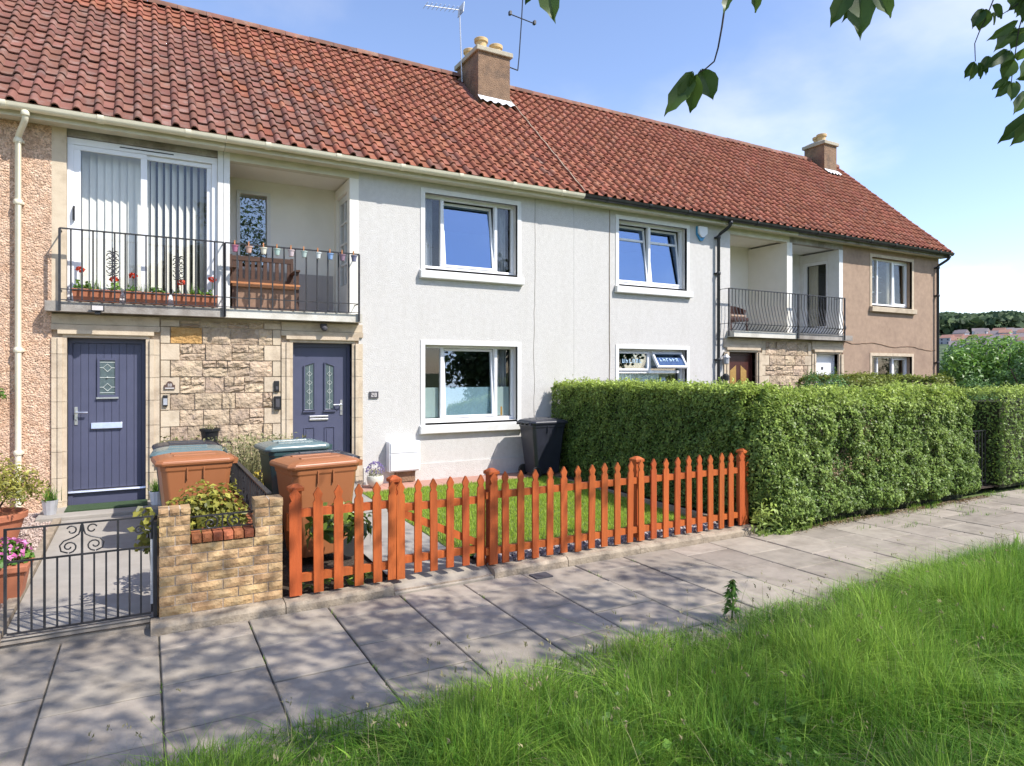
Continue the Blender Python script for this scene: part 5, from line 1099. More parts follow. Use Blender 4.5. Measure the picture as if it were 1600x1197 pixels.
# flower troughs on the left balcony
for k, (pa, pb) in enumerate(((111, 189), (193, 265), (269, 341))):
    y = 9.90; x0, x1 = XY(pa, y-.07), XY(pb, y-.07); L_ = ('leftmost terracotta flower trough with red geraniums on the left balcony', 'middle terracotta flower trough on the left balcony', 'rightmost terracotta flower trough on the left balcony, beside the post')[k]
    o = thing('flower_trough', ((x0+x1)/2, y, 2.79), L_, 'flower trough', 'flower troughs on the balcony'); z = 2.803
    MB().frust((x0+x1)/2, y, z, z+.13, x1-x0-.05, .11, x1-x0-.015, .14).build('trough', 'terracotta', o); MB().box(x0, x1, y-.08, y+.08, z+.1301, z+.155).build('trough_rim', 'terracotta', o, bevel=.006)
    n = 90; P = np.stack([RNG.uniform(x0+.03, x1-.03, n), RNG.normal(y, .03, n), z+.16+np.abs(RNG.normal(0, .04, n))], 1); sel = np.sin((P[:, 0]-x0)*16+k) > -.2; leafobj('leaves', P[sel], np.tile([0, -.5, 1], (sel.sum(), 1)), .05, 'shrubleaf', o, aspect=.9)
    n = 30; P = np.stack([RNG.normal((x0+x1)/2-.02, .035, n), RNG.normal(y, .02, n), np.full(n, z+.14)], 1); V, Fq, T = blades(P, .16, .008, .35); link('grass_tuft', npmesh('grass_tuft', V, Fq, T, 'shrubleaf'), None, o)
    for (u, hh) in (((.17, .24), (.85, .14)), ((.2, .2),), ((.88, .22), (.2, .15)))[k]:
        fx = x0+(x1-x0)*u; n = 42; d = unit(RNG.normal(0, 1, (n, 3)))*np.array([.045, .035, .028]); leafobj('flower_head', np.array([fx, y-.02, z+.16+hh])+d, d, .035, 'redflower', o, aspect=.9); MB().tube([(fx, y, z+.14), (fx, y-.02, z+.15+hh)], .004, 4).build('stem', 'shrubleaf', o)
# ================================================================== pots and plants
def pot(o, c, r0, r1, hgt, mat, n=22, rim=True, flut=False):
    pr = [(r0*.92, 0), (r0, .01), (r1*.97, hgt*.82)]+([(r1*1.05, hgt*.83), (r1*1.07, hgt*.98), (r1*1.03, hgt)] if rim else [(r1, hgt)])+[(r1*.92, hgt), (r1*.88, hgt*.9)]
    return MB().lathe(pr, n, c).build('pot', mat, o, True)
def shrub(o, c, r, n, size, mat, name='foliage', aspect=.5, jit=.6, shell=.55, stems=True, tintup=True, rng=RNG, flat=1.0, lump=.25):
    d = unit(rng.normal(0, 1, (n, 3))); d[:, 2] = np.abs(d[:, 2])*flat-.25*(rng.random(n) < .35)
    rad = (shell+(1-shell)*rng.random(n)**.6)*(1+lump*noise1(d*1.0, 2.6, c[0])); P = np.array(c)+d*rad[:, None]*np.array(r)
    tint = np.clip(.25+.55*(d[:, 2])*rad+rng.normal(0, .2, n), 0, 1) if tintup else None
    leafobj(name, P, d+np.array([0, -.1, .35]), size, mat, o, aspect=aspect, jit=jit, tint=tint)
    if stems:
        m = MB()
        for k in range(9): q = Vector(d[k])*.7; m.tube([(c[0], c[1], c[2]-r[2]*.55), (c[0]+q.x*r[0]*.4, c[1]+q.y*r[1]*.4, c[2]), (c[0]+q.x*r[0], c[1]+q.y*r[1], c[2]+max(q.z, .1)*r[2])], [.012, .008, .004], 5)
        m.build('stems', 'bark', o)
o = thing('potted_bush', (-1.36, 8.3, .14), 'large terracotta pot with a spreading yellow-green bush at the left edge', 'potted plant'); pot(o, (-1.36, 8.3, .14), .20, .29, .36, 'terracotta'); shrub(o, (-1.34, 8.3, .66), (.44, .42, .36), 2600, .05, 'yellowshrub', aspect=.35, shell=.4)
o = thing('potted_flowers', (-1.02, 6.35, .1), 'square terracotta pot of pink flowers behind the iron gate', 'potted plant'); cx_, cy_ = -1.0, 6.55; MB().frust(cx_, cy_, .10, .34, .26, .26, .34, .34).box(cx_-.19, cx_+.19, cy_-.19, cy_+.19, .3401, .39).build('pot', 'terracotta', o, bevel=.008); shrub(o, (cx_, cy_, .42), (.20, .20, .14), 420, .05, 'shrubleaf', aspect=.7)
n = 110; d = unit(RNG.normal(0, 1, (n, 3))); d[:, 2] = np.abs(d[:, 2]); leafobj('flowers', np.array([cx_+.02, cy_, .46])+d*np.array([.17, .17, .12]), d+np.array([0, 0, .5]), .045, 'pinkflower', o, aspect=.9)
o = thing('leafy_plant', (-1.18, 5.95, .1), 'leafy green plant with white flecks at the very left behind the gate', 'plant'); shrub(o, (-1.19, 6.0, .36), (.15, .22, .30), 500, .055, 'shrubleaf', aspect=.6)
o = thing('hanging_basket', (-1.62, 9.75, 1.5), 'small wall basket of green leaves cut off by the left edge', 'wall basket'); MB().lathe([(.05, 0), (.12, .06), (.15, .16), (.14, .17)], 14, (-1.66, 9.82, 1.42)).build('basket', 'terracotta', o, True); shrub(o, (-1.65, 9.80, 1.62), (.20, .17, .14), 240, .05, 'shrubleaf', aspect=.6, stems=False)
MB().tube([(-1.66, 9.82, 1.58), (-1.66, 9.86, 1.95), (-1.66, 9.998, 2.0)], .008, 5).build('bracket', 'iron', o)
def grasspot(loc, label, r=.075, hgt=.17, mat='galv'):
    o = thing('potted_grass', loc, label, 'potted plant'); m = MB(); n = 22
    for (rr, zz_) in ((.8, 0), (1.1, hgt), (1.0, hgt), (.95, hgt-.02)):
        for k in range(n): a = 2*math.pi*k/n; q = r*rr*(1+(.05 if k % 2 else 0)); m.v.append((loc[0]+q*math.cos(a), loc[1]+q*math.sin(a), loc[2]+zz_))
    m.f = [(i*n+k, i*n+(k+1) % n, (i+1)*n+(k+1) % n, (i+1)*n+k) for i in range(3) for k in range(n)]+[tuple(range(n-1, -1, -1)), tuple(3*n+k for k in range(n))]
    m.build('pot', mat, o); k = 110; P = np.stack([RNG.normal(loc[0], r*.4, k), RNG.normal(loc[1], r*.4, k), np.full(k, loc[2]+hgt-.02)], 1); V, Fq, T = blades(P, .17, .011, .55); link('grass_tuft', npmesh('grass_tuft', V, Fq, T, 'shrubleaf'), None, o)
grasspot((-1.0, 9.55, .216), 'fluted grey pot with green grass left of the plank door'); grasspot((.12, 9.62, .216), 'white fluted pot with grass right of the plank door, beside the bins', mat='whiteplastic')
o = tag(MB().box(-.86, .02, 9.58, 9.98, .2155, .232).build('door_mat', 'mat'), 'green artificial grass mat in front of the plank door', 'door mat')
o = thing('bowl_planter', (3.02, 9.75, .22), 'round cream bowl of purple lavender below the number 28', 'planter'); c = (3.02, 9.68, GZ(9.7)+.01); MB().lathe([(.05, 0), (.07, .005), (.115, .06), (.128, .13), (.12, .17), (.105, .175), (.10, .16)], 22, c).build('pot', 'ceramic', o, True)
shrub(o, (c[0], c[1], c[2]+.19), (.11, .11, .10), 260, .04, 'drygrass', aspect=.2, stems=False); n = 150; d = unit(RNG.normal(0, 1, (n, 3))); d[:, 2] = np.abs(d[:, 2]); leafobj('flowers', np.array([c[0], c[1], c[2]+.22])+d*np.array([.14, .13, .16]), np.array([0, -1., .2])+d, .035, 'purpleflower', o, aspect=.45, long=np.tile([0, 0, 1.5], (n, 1)))
o = thing('black_pot', (.62, 9.0, .6), 'black plastic flower pot standing behind the left bins', 'flower pot'); cx_, cz_ = onY(328, 694, 9.35); MB().lathe([(.085, 0), (.088, .01), (.11, .17), (.125, .172), (.127, .205), (.11, .205), (.105, .18)], 20, (cx_, 9.35, cz_)).build('pot', 'blackplastic', o, True); n = 60; P = np.stack([RNG.normal(cx_, .04, n), RNG.normal(9.35, .04, n), np.full(n, cz_+.19)], 1); V, Fq, T = blades(P, .08, .008, .6); link('dry_stubble', npmesh('dry_stubble', V, Fq, T, 'seedhead'), None, o)
MB().box(cx_-.14, cx_+.14, 9.22, 9.48, .12, cz_-.001).build('stand', 'kerb', o)
# tall straw-coloured herb between the bin groups
o = thing('tall_herb', (1.25, 8.9, .15), 'tall straggly straw-green herb growing against the stone wall', 'plant'); n = 900
P = np.stack([RNG.normal(1.18, .27, n), RNG.normal(9.0, .32, n), np.full(n, .12)], 1); V, Fq, T = blades(P, .78, .014, .22, tint=RNG.random(n)*.8); link('stalks', npmesh('stalks', V, Fq, T, 'drygrass'), None, o)
n = 2600; P = np.stack([RNG.normal(1.2, .26, n), RNG.normal(8.95, .3, n), .15+.95*RNG.random(n)**.8], 1); leafobj('leaves', P, np.tile([0, -.6, .6], (n, 1)), .05, 'drygrass', o, aspect=.35); n = 70; P = np.stack([RNG.normal(1.16, .06, n), RNG.normal(8.6, .08, n), RNG.normal(.55, .07, n)], 1); leafobj('yellow_flowers', P, np.tile([0, -1., .4], (n, 1)), .05, 'yellowflower', o, aspect=.9)
MB().tube([(1.25, 8.6, .15), (1.22, 8.55, .6), (1.3, 8.6, 1.0)], [.014, .01, .005], 5).tube([(1.3, 8.6, .15), (1.36, 8.55, .5), (1.4, 8.6, .8)], [.012, .008, .004], 5).build('dark_stems', 'bark', o)
o = thing('wall_creeper', (.42, 9.9, .9), 'sparse creeper leaves on the stone wall above the left bins', 'plant'); n = 190; P = np.stack([RNG.uniform(.15, .65, n), RNG.uniform(9.86, 9.97, n), .75+.32*RNG.random(n)**2], 1); leafobj('leaves', P, np.tile([0, -1., .2], (n, 1)), .05, 'drygrass', o, aspect=.7); MB().tube([(.3, 9.95, .15), (.34, 9.93, .6), (.3, 9.94, 1.0)], .006, 5).build('stem', 'bark', o)
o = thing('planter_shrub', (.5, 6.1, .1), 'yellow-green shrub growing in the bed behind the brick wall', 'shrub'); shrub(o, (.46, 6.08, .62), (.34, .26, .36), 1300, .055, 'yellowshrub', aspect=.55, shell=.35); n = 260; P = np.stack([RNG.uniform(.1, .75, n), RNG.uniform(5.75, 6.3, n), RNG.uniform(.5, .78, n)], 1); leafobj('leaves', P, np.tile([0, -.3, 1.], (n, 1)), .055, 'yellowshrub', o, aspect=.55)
o = thing('creeper', (.03, 5.75, .6), 'yellow-green sprig hanging over the gate post', 'plant'); n = 90; P = np.stack([RNG.normal(0.0, .035, n), RNG.normal(5.80, .05, n), RNG.uniform(.55, .86, n)], 1); leafobj('leaves', P, np.tile([0, -1., .4], (n, 1)), .055, 'yellowshrub', o, aspect=.6); MB().tube([(.05, 5.82, .1), (.03, 5.82, .5), (0, 5.8, .86)], .006, 5).build('stem', 'bark', o)
o = thing('broadleaf_shrub', (1.5, 6.0, .08), 'young glossy broad-leaved shrub behind the short picket fence', 'shrub'); shrub(o, (1.52, 5.95, .48), (.30, .24, .26), 330, .13, 'rhodo', aspect=.36, shell=.4, jit=.45); n = 60; P = np.stack([RNG.uniform(1.05, 1.8, n), RNG.uniform(5.62, 5.8, n), RNG.uniform(.09, .2, n)], 1); leafobj('leaves', P, np.tile([0, -.3, 1.], (n, 1)), .09, 'rhodo', o, aspect=.4)
# ================================================================== hedges
def hedgebox(o, x0, x1, y0, y1, z0, z1, n, size, mat='hedge', faces='lfrbt', core='hedgecore', amp=.07, top_light=.5, name='foliage', rnd=.12, aspect=.55, bulge=0.0):
    W = {'l': ((y1-y0)*(z1-z0), (-1, 0, 0)), 'r': ((y1-y0)*(z1-z0), (1, 0, 0)), 'f': ((x1-x0)*(z1-z0), (0, -1, 0)), 'b': ((x1-x0)*(z1-z0), (0, 1, 0)), 't': ((x1-x0)*(y1-y0), (0, 0, 1))}
    tot = sum(W[f][0] for f in faces); PP, NN = [], []
    for f in faces:
        k = int(n*W[f][0]/tot); u = RNG.random((k, 3)); p = np.array([x0, y0, z0])+u*np.array([x1-x0, y1-y0, z1-z0]); ax = {'l': 0, 'r': 0, 'f': 1, 'b': 1, 't': 2}[f]; p[:, ax] = {'l': x0, 'r': x1, 'f': y0, 'b': y1, 't': z1}[f]
        PP.append(p); NN.append(np.tile(W[f][1], (k, 1)).astype(float))
    P = np.concatenate(PP); Nn = np.concatenate(NN)
    # round the box edges, then push in and out in clumps
    c = np.array([(x0+x1)/2, (y0+y1)/2, (z0+z1)/2]); hs = np.array([(x1-x0)/2, (y1-y0)/2, (z1-z0)/2]); q = P-c; inn = np.clip(np.abs(q)-(hs-rnd), 0, None); ln = np.linalg.norm(inn, axis=1); over = np.clip(ln-rnd, 0, None)
    P = P-np.sign(q)*(inn/np.maximum(ln, 1e-6)[:, None])*over[:, None]
    cl = noise1(P, 3.0, 1.3)*.7+noise1(P, 9.0, 4.1)*.55
    P = P+Nn*(cl*amp-np.abs(RNG.normal(0, .045, len(P))))[:, None]
    if bulge: P[:, 1] -= (Nn[:, 1] < -.5)*bulge*np.exp(-((P[:, 2]-.25)/.38)**2)*(1+1.2*noise1(P*np.array([1, 0, 1]), 1.6, 9.0)); P[:, 2] += (Nn[:, 2] > .5)*.10*noise1(P*np.array([1, 1, 0]), .9, 6.0)
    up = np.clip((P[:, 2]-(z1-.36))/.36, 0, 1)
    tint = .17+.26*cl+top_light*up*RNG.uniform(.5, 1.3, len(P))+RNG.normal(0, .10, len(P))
    Nd = Nn+np.array([0, 0, .55]); k = RNG.random(len(P)) < up*.35; Nd[k] += RNG.normal(0, .8, (k.sum(), 3)); P[k, 2] += np.abs(RNG.normal(0, .035, k.sum()))
    leafobj(name, P, Nd, size, mat, o, aspect=aspect, jit=.55, tint=tint)
    if top_light > .55:                                  # uncut shoots standing out of the top
        k = int((x1-x0)*(y1-y0)*42); sx, sy = RNG.uniform(x0+.03, x1-.03, k), RNG.uniform(y0+.03, y1-.03, k); hh_ = RNG.uniform(.04, .13, k); q = 7
        u = np.tile(np.linspace(.1, 1, q), k); an = RNG.random(k*q)*6.28; Ps = np.stack([np.repeat(sx, q)+.018*np.cos(an), np.repeat(sy, q)+.018*np.sin(an), z1-.05+np.repeat(hh_, q)*u+.03], 1)
        leafobj('shoots', Ps, np.stack([np.cos(an), np.sin(an), np.full(k*q, .6)], 1), size*.85, mat, o, aspect=.5, jit=.3, tint=np.full(k*q, .9), long=np.stack([np.cos(an), np.sin(an), np.full(k*q, 1.2)], 1))
        m = MB(); rr_ = random.Random(4)
        for _ in range(90):
            x, z = rr_.uniform(x0+.1, x1-.1), rr_.uniform(z0+.05, z1-.3); m.tube([(x, y0+.07, z), (x+rr_.uniform(-.08, .08), y0-.005, z+rr_.uniform(.05, .22))], [.006, .003], 4)
        m.build('twigs', 'bark', o)
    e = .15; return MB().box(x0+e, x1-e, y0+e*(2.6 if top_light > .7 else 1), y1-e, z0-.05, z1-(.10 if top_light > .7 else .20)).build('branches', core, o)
o = thing('privet_hedge', (7.5, 5.8, .05), 'big clipped privet hedge that wraps from the white wall to the pavement', 'hedge')
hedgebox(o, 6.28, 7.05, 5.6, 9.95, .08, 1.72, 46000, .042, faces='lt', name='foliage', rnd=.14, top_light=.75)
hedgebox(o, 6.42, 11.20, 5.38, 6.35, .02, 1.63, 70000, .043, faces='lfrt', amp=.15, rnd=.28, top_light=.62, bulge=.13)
# the rounded lump and the tuft at the pavement corner
n = 9000; d = unit(RNG.normal(0, 1, (n, 3))); P = np.array([6.72, 5.62, .80])+d*np.array([.40, .30, .86])*(1+.12*noise1(d, 3.0, 2.0))[:, None]; P[:, 2] = np.maximum(P[:, 2], .03); leafobj('foliage', P, d+np.array([0, 0, .4]), .045, 'hedge', o, aspect=.55, tint=.25+.2*d[:, 2]+RNG.normal(0, .15, n)); 
n = 1900; d = unit(RNG.normal(0, 1, (n, 3))); P = np.array([6.72, 5.36, .14])+np.abs(RNG.random((n, 1)))**.6*d*np.array([.52, .17, .34])*(1+.35*noise1(d, 2.2, 5.))[:, None]; P[:, 2] = np.maximum(P[:, 2], .015); leafobj('leafy_tuft', P, d+np.array([0, -.3, .6]), .075, 'hedge', o, aspect=.32, tint=.45+.35*d[:, 2])
# brown twiggy patches showing in the front face
n = 1300; P = np.concatenate([np.stack([RNG.normal(cx0, sx0, k0), 5.37+np.abs(RNG.normal(0, .03, k0)), RNG.normal(cz0, sz0, k0)], 1) for cx0, cz0, sx0, sz0, k0 in ((7.75, .55, .25, .10, 600), (8.5, .75, .3, .05, 250), (9.3, .35, .22, .07, 250), (8.3, 1.15, .12, .08, 200))]); n = len(P); n2 = 1500; P2 = np.stack([RNG.uniform(6.6, 11.3, n2), 5.36-np.abs(RNG.normal(0, .06, n2)), RNG.uniform(.006, .02, n2)], 1); leafobj('leaf_litter', P2, np.tile([0, 0, 1.], (n2, 1)), .032, 'deadleaf', o, aspect=.45, jit=.25)
leafobj('dead_leaves', P, np.tile([0, -1., .2], (n, 1)), .035, 'deadleaf', o, aspect=.4)
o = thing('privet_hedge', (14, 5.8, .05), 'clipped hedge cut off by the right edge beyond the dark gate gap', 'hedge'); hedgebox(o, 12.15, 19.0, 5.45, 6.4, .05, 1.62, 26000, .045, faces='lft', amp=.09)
o = thing('dividing_hedge', (12.7, 8, .1), 'yellow-green hedge top rising behind the front privet hedge', 'hedge'); hedgebox(o, 12.35, 13.05, 6.6, 9.6, .1, 1.84, 15000, .05, 'yellowhedge', 'lft', rnd=.18); hedgebox(o, 11.3, 12.30, 7.2, 7.9, .1, 1.78, 4000, .05, 'yellowhedge', 'lft', rnd=.18, name='foliage')
def bush(name, loc, r, n, size, mat, label, cat='bush', aspect=.4):
    o = thing(name, loc, label, cat); cores = MB(); rr = random.Random(int(loc[0]*7)); lumps = [(loc[0], loc[1], loc[2]+r[2]*.45, 1.0)]
    for k in range(7): a = rr.uniform(0, 6.28); lumps.append((loc[0]+r[0]*.6*math.cos(a), loc[1]+r[1]*.6*math.sin(a), loc[2]+r[2]*rr.uniform(.3, .75), rr.uniform(.4, .65)))
    PP, NN = [], []
    for (x, y, z, s) in lumps:
        k = int(n*s*s/sum(q[3]**2 for q in lumps)); d = unit(RNG.normal(0, 1, (k, 3))); rad = (.75+.3*RNG.random(k))*(1+.25*noise1(d, 2.5, x)); PP.append(np.array([x, y, z])+d*rad[:, None]*np.array([r[0]*.6, r[1]*.6, r[2]*.5])*s); NN.append(d)
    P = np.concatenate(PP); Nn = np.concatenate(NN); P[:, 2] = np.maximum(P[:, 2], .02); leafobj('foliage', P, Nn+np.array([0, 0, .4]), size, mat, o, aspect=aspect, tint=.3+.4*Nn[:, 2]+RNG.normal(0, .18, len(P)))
    m = MB(); 
    for k in range(8): a = k*.785; m.tube([(loc[0], loc[1], 0), (loc[0]+r[0]*.3*math.cos(a), loc[1]+r[1]*.3*math.sin(a), loc[2]+r[2]*.4), (loc[0]+r[0]*.55*math.cos(a), loc[1]+r[1]*.55*math.sin(a), loc[2]+r[2]*.75)], [.05, .03, .012], 5)
    m.build('stems', 'bark', o); return o
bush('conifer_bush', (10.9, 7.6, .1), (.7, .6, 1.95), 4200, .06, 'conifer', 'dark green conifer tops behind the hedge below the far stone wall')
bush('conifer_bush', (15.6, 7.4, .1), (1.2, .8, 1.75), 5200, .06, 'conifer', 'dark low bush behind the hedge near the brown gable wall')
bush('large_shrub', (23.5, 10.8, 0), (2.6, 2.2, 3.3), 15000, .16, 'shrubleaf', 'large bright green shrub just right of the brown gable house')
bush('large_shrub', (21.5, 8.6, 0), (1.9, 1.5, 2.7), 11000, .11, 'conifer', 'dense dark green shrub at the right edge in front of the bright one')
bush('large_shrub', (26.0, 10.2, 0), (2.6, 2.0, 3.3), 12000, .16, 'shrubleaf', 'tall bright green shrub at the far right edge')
# iron gate in the hedge gap
ig2 = thing('iron_gate', (11.7, 5.7, .02), 'dark iron gate deep in the gap between the two hedges', 'gate'); MB().box(11.26, 12.1, 5.70, 5.72, .95, .965).build('rail', 'iron', ig2); MB().box(11.26, 12.1, 5.70, 5.72, .12, .135).build('rail', 'iron', ig2)
for k in range(9): x = 11.27+k*.1025; MB().box(x-.007, x+.007, 5.703, 5.717, .03, .95).build('bar', 'iron', ig2)
# shed beyond the gable
o = thing('garden_shed', (19.9, 13.2, 0), 'small beige flat-roofed outbuilding just past the gable', 'shed'); MB().box(19.05, 20.6, 13.0, 15.0, 0, 2.72).build('shed_wall', 'soffit', o); MB().box(18.95, 20.75, 12.85, 15.1, 2.72, 2.82).build('shed_roof', 'chim', o); MB().box(20.5, 20.6, 12.88, 12.98, 0, 2.72).build('shed_post', 'wood', o)
# ================================================================== pavement details
o = tag(MB().box(3.15, 3.33, 5.20, 5.34, -.004, .007).build('access_cover', 'slate_plaque'), 'small dark metal access cover set in the pavement by the fence', 'cover plate')
def tuft(c, n, hgt, spread, mat='grass', wdt=.006): P = np.stack([RNG.normal(c[0], spread[0], n), RNG.normal(c[1], spread[1], n), np.full(n, c[2])], 1); return blades(P, hgt, wdt, .6)
Vs, Fs, Ts, nv = [], [], [], 0
for k in range(46):
    x = RNG.uniform(6.6, 14); y = 5.36-abs(RNG.normal(0, .05)); V, Fq, T = tuft((x, y, 0), 22, .07, (.07, .03)); Vs.append(V); Fs.append(Fq+nv); Ts.append(T); nv += len(V)
for k in range(60):
    c = RNG.integers(0, 22); V, Fq, T = tuft((.082+c*SLW, RNG.uniform(3.6, 5.3), -.01), 5, .035, (.004, .03), wdt=.004); Vs.append(V); Fs.append(Fq+nv); Ts.append(T); nv += len(V)
for k in range(34):
    x = RNG.uniform(7.5, 14); V, Fq, T = tuft((x, RNG.uniform(4.6, 5.3), -.005), 16, .06, (.10, .03)); Vs.append(V); Fs.append(Fq+nv); Ts.append(T); nv += len(V)
tag(link('joint_weeds', npmesh('joint_weeds', np.concatenate(Vs), np.concatenate(Fs), np.concatenate(Ts), 'grass')), 'little weeds and grass in the pavement joints', 'weeds', kind='stuff')
o = thing('thistle', (3.9, 3.68, 0), 'upright leafy thistle at the edge of the long grass', 'weed'); tx, ty = 3.95, 3.62; MB().tube([(tx, ty, 0), (tx+.01, ty, .15), (tx, ty+.01, .30)], [.007, .005, .003], 5).build('stem', 'shrubleaf', o); n = 110; zz_ = RNG.uniform(.05, .30, n); a = RNG.random(n)*6.28; rr = .085*(1-zz_/.42); P = np.stack([tx+rr*np.cos(a)*.7, ty+rr*np.sin(a)*.7, zz_], 1); leafobj('leaves', P, np.stack([np.cos(a)*.2, np.sin(a)*.2, np.ones(n)], 1), .085, 'shrubleaf', o, aspect=.25, jit=.3, long=np.stack([np.cos(a), np.sin(a), .5*np.ones(n)], 1)*2)
# ================================================================== meadow grass
def gpts(n, near):
    y = RNG.uniform(0.4, 3.66, n) if near else RNG.uniform(-6, 3.66, n); x = RNG.uniform(-2.2, 8.0, n) if near else RNG.uniform(8.0, 34, n); return np.stack([x, y, np.full(n, -.03)], 1)
def gfield(P):
    a = noise1(P, .9, 7.0); b = noise1(P, 2.6, 3.0); edge = np.clip((3.70-P[:, 1]+.13*noise1(P, 1.6, 11.0))/.9, .0, 1)
    return a, b, edge
P = gpts(330000, True); d = P[:, 1]*CY+P[:, 0]*SY; u = np.abs(P[:, 0]*CY-P[:, 1]*SY)/np.maximum(d, .05); keep = (d > .9) & (u < 1.05); P = P[keep]
a, b, edge = gfield(P); keep = RNG.random(len(P)) < .25+.75*edge; P, a, b, edge = P[keep], a[keep], b[keep], edge[keep]
h_ = (.065+.19*edge**.7+.085*np.clip((P[:, 0]-3.5)/4, 0, 1))*(.45+.85*RNG.random(len(P)))*(1+.75*b+.35*a); az = noise1(P, 1.7, 21.0)*8+RNG.normal(0, 1.7, len(P))
V, Fq, T = blades(P, h_, .0050*(.6+.8*RNG.random(len(P))), 1.1, tint=.34+.7*a+.55*b+.28*RNG.normal(0, 1, len(P)), seg=3, az=az, curl=.6)
tag(link('meadow_grass', npmesh('meadow_grass', V, Fq, T, 'grass')), 'long uncut green grass filling the foreground', 'grass', kind='stuff')
P = gpts(11000, True); a, b, edge = gfield(P); V, Fq, T = blades(P, (.05+.18*edge)*(.5+.8*RNG.random(len(P))), .005*np.ones(len(P)), 1.3, seg=3, tint=RNG.random(len(P)))
tag(link('straw_thatch', npmesh('straw_thatch', V, Fq, T, 'seedhead')), 'dry straw blades lying among the long grass', 'grass', kind='stuff')
P = gpts(9000, True); a, b, edge = gfield(P); V, Fq, T = blades(P, (.05+.13*edge)*(.5+.8*RNG.random(len(P))), .015*(.5+RNG.random(len(P))), .9, seg=3, tint=.1+.5*RNG.random(len(P)))
tag(link('broad_grass', npmesh('broad_grass', V, Fq, T, 'grass')), 'broad-bladed grass mixed into the verge', 'grass', kind='stuff')
cw_ = gpts(70, True); ci = RNG.integers(0, 70, 4200); P = cw_[ci]+RNG.normal(0, 1, (4200, 3))*np.array([.12, .10, 0]); P[:, 2] = RNG.uniform(.03, .13, 4200); P = P[P[:, 1] < 3.05]
V, Fq, T = leafarr(P, np.tile([0, -.2, 1.], (len(P), 1)), .045, aspect=.8, jit=.4); tag(link('clover', npmesh('clover', V, Fq, T, 'shrubleaf')), 'patches of clover and small broad weeds in the verge', 'weeds', kind='stuff')
P = gpts(60000, False); a, b, edge = gfield(P); h_ = (.18+.20*edge)*(.55+.75*RNG.random(len(P)))*(1+.3*b); V, Fq, T = blades(P, h_, .011*(.6+.8*RNG.random(len(P))), .5, tint=.4+.45*a+.2*RNG.normal(0, 1, len(P)), seg=2)
tag(link('meadow_grass', npmesh('meadow_grass', V, Fq, T, 'grass')), 'long grass receding along the pavement at the right', 'grass', kind='stuff')
n = 420; P = np.concatenate([gpts(n, True), gpts(160, False)]); P[:, 1] = np.where(RNG.random(len(P)) < .55, 3.50-np.abs(RNG.normal(0, .45, len(P))), P[:, 1]); V, Fq, T = blades(P, .40*(.6+.5*RNG.random(len(P))), .0045*np.ones(len(P)), .4, seg=3)
tops = V.reshape(len(P), 7, 3)[:, 6]; V2, F2, T2 = leafarr(np.repeat(tops, 4, 0)+RNG.normal(0, .008, (len(P)*4, 3)), np.tile([0, -1., .3], (len(P)*4, 1)), .022, aspect=.35, long=np.tile([0, 0, 2.], (len(P)*4, 1)))
F2t = np.concatenate([F2[:, [0, 1, 2]], F2[:, [0, 2, 3]]])+len(V)
tag(link('seed_stalks', npmesh('seed_stalks', np.concatenate([V, V2]), np.concatenate([Fq, F2t]), np.concatenate([T, T2]), 'seedhead')), 'thin straw-coloured seed stalks standing in the long grass', 'grass', kind='stuff')
# ================================================================== cherry tree beside the camera
ct = thing('cherry_tree', (4.9, -2.3, 0), 'cherry tree whose leafy twigs hang into the top of the view', 'tree'); tr_ = random.Random(2); TB = Vector((5.2, -2.4, 0))
tk = MB(); tk.tube([TB, TB+Vector((.03, .05, 1.2)), TB+Vector((-.05, .15, 2.6)), TB+Vector((-.12, .35, 3.9)), TB+Vector((-.2, .5, 5.6))], [.19, .16, .14, .10, .05], 12); tk.build('trunk', 'bark', ct, True)
CC = np.array([4.5, .25, 6.0]); CR = np.array([3.9, 2.0, 1.7])
limbs = MB(); tips = []
for k in range(22):
    a = k*2.399; ph = tr_.uniform(-.45, .9); t = Vector((math.cos(a)*math.cos(ph)*CR[0]*.8, math.sin(a)*math.cos(ph)*CR[1]*.8, math.sin(ph)*CR[2]*.8))+Vector(CC); s = TB+Vector((-.1, .3, tr_.uniform(3.0, 5.0))); md = s.lerp(t, .5)+Vector((0, 0, .35)); limbs.tube([s, md, t], [.030, .014, .006], 6); tips += [t, s.lerp(t, .7)]
limbs.build('limbs', 'bark', ct, True)
K = 48; cen = np.concatenate([CC+unit(RNG.normal(0, 1, (K, 3)))*CR*(RNG.random((K, 1))**.45), np.array([tuple(t) for t in tips])]); n = 6200
ci = RNG.integers(0, len(cen), n); P = cen[ci]+RNG.normal(0, .21, (n, 3)); 
d = P[:, 1]*CY+P[:, 0]*SY; py_ = HORY-(P[:, 2]-CAMH)/np.maximum(d, .01)*FPX; px_ = 800+(P[:, 0]*CY-P[:, 1]*SY)/np.maximum(d, .01)*FPX
keep = ~((d > .05) & (py_ > -90) & (px_ > -150) & (px_ < 1900)) & (P[:, 2] > 2.7) & (P[:, 1] > -.95); P = P[keep]
tag(leafobj('crown', P, np.tile([0, 0, 1.], (len(P), 1)), .115, 'treeleaf', ct, aspect=.5, jit=.7), kind='stuff')
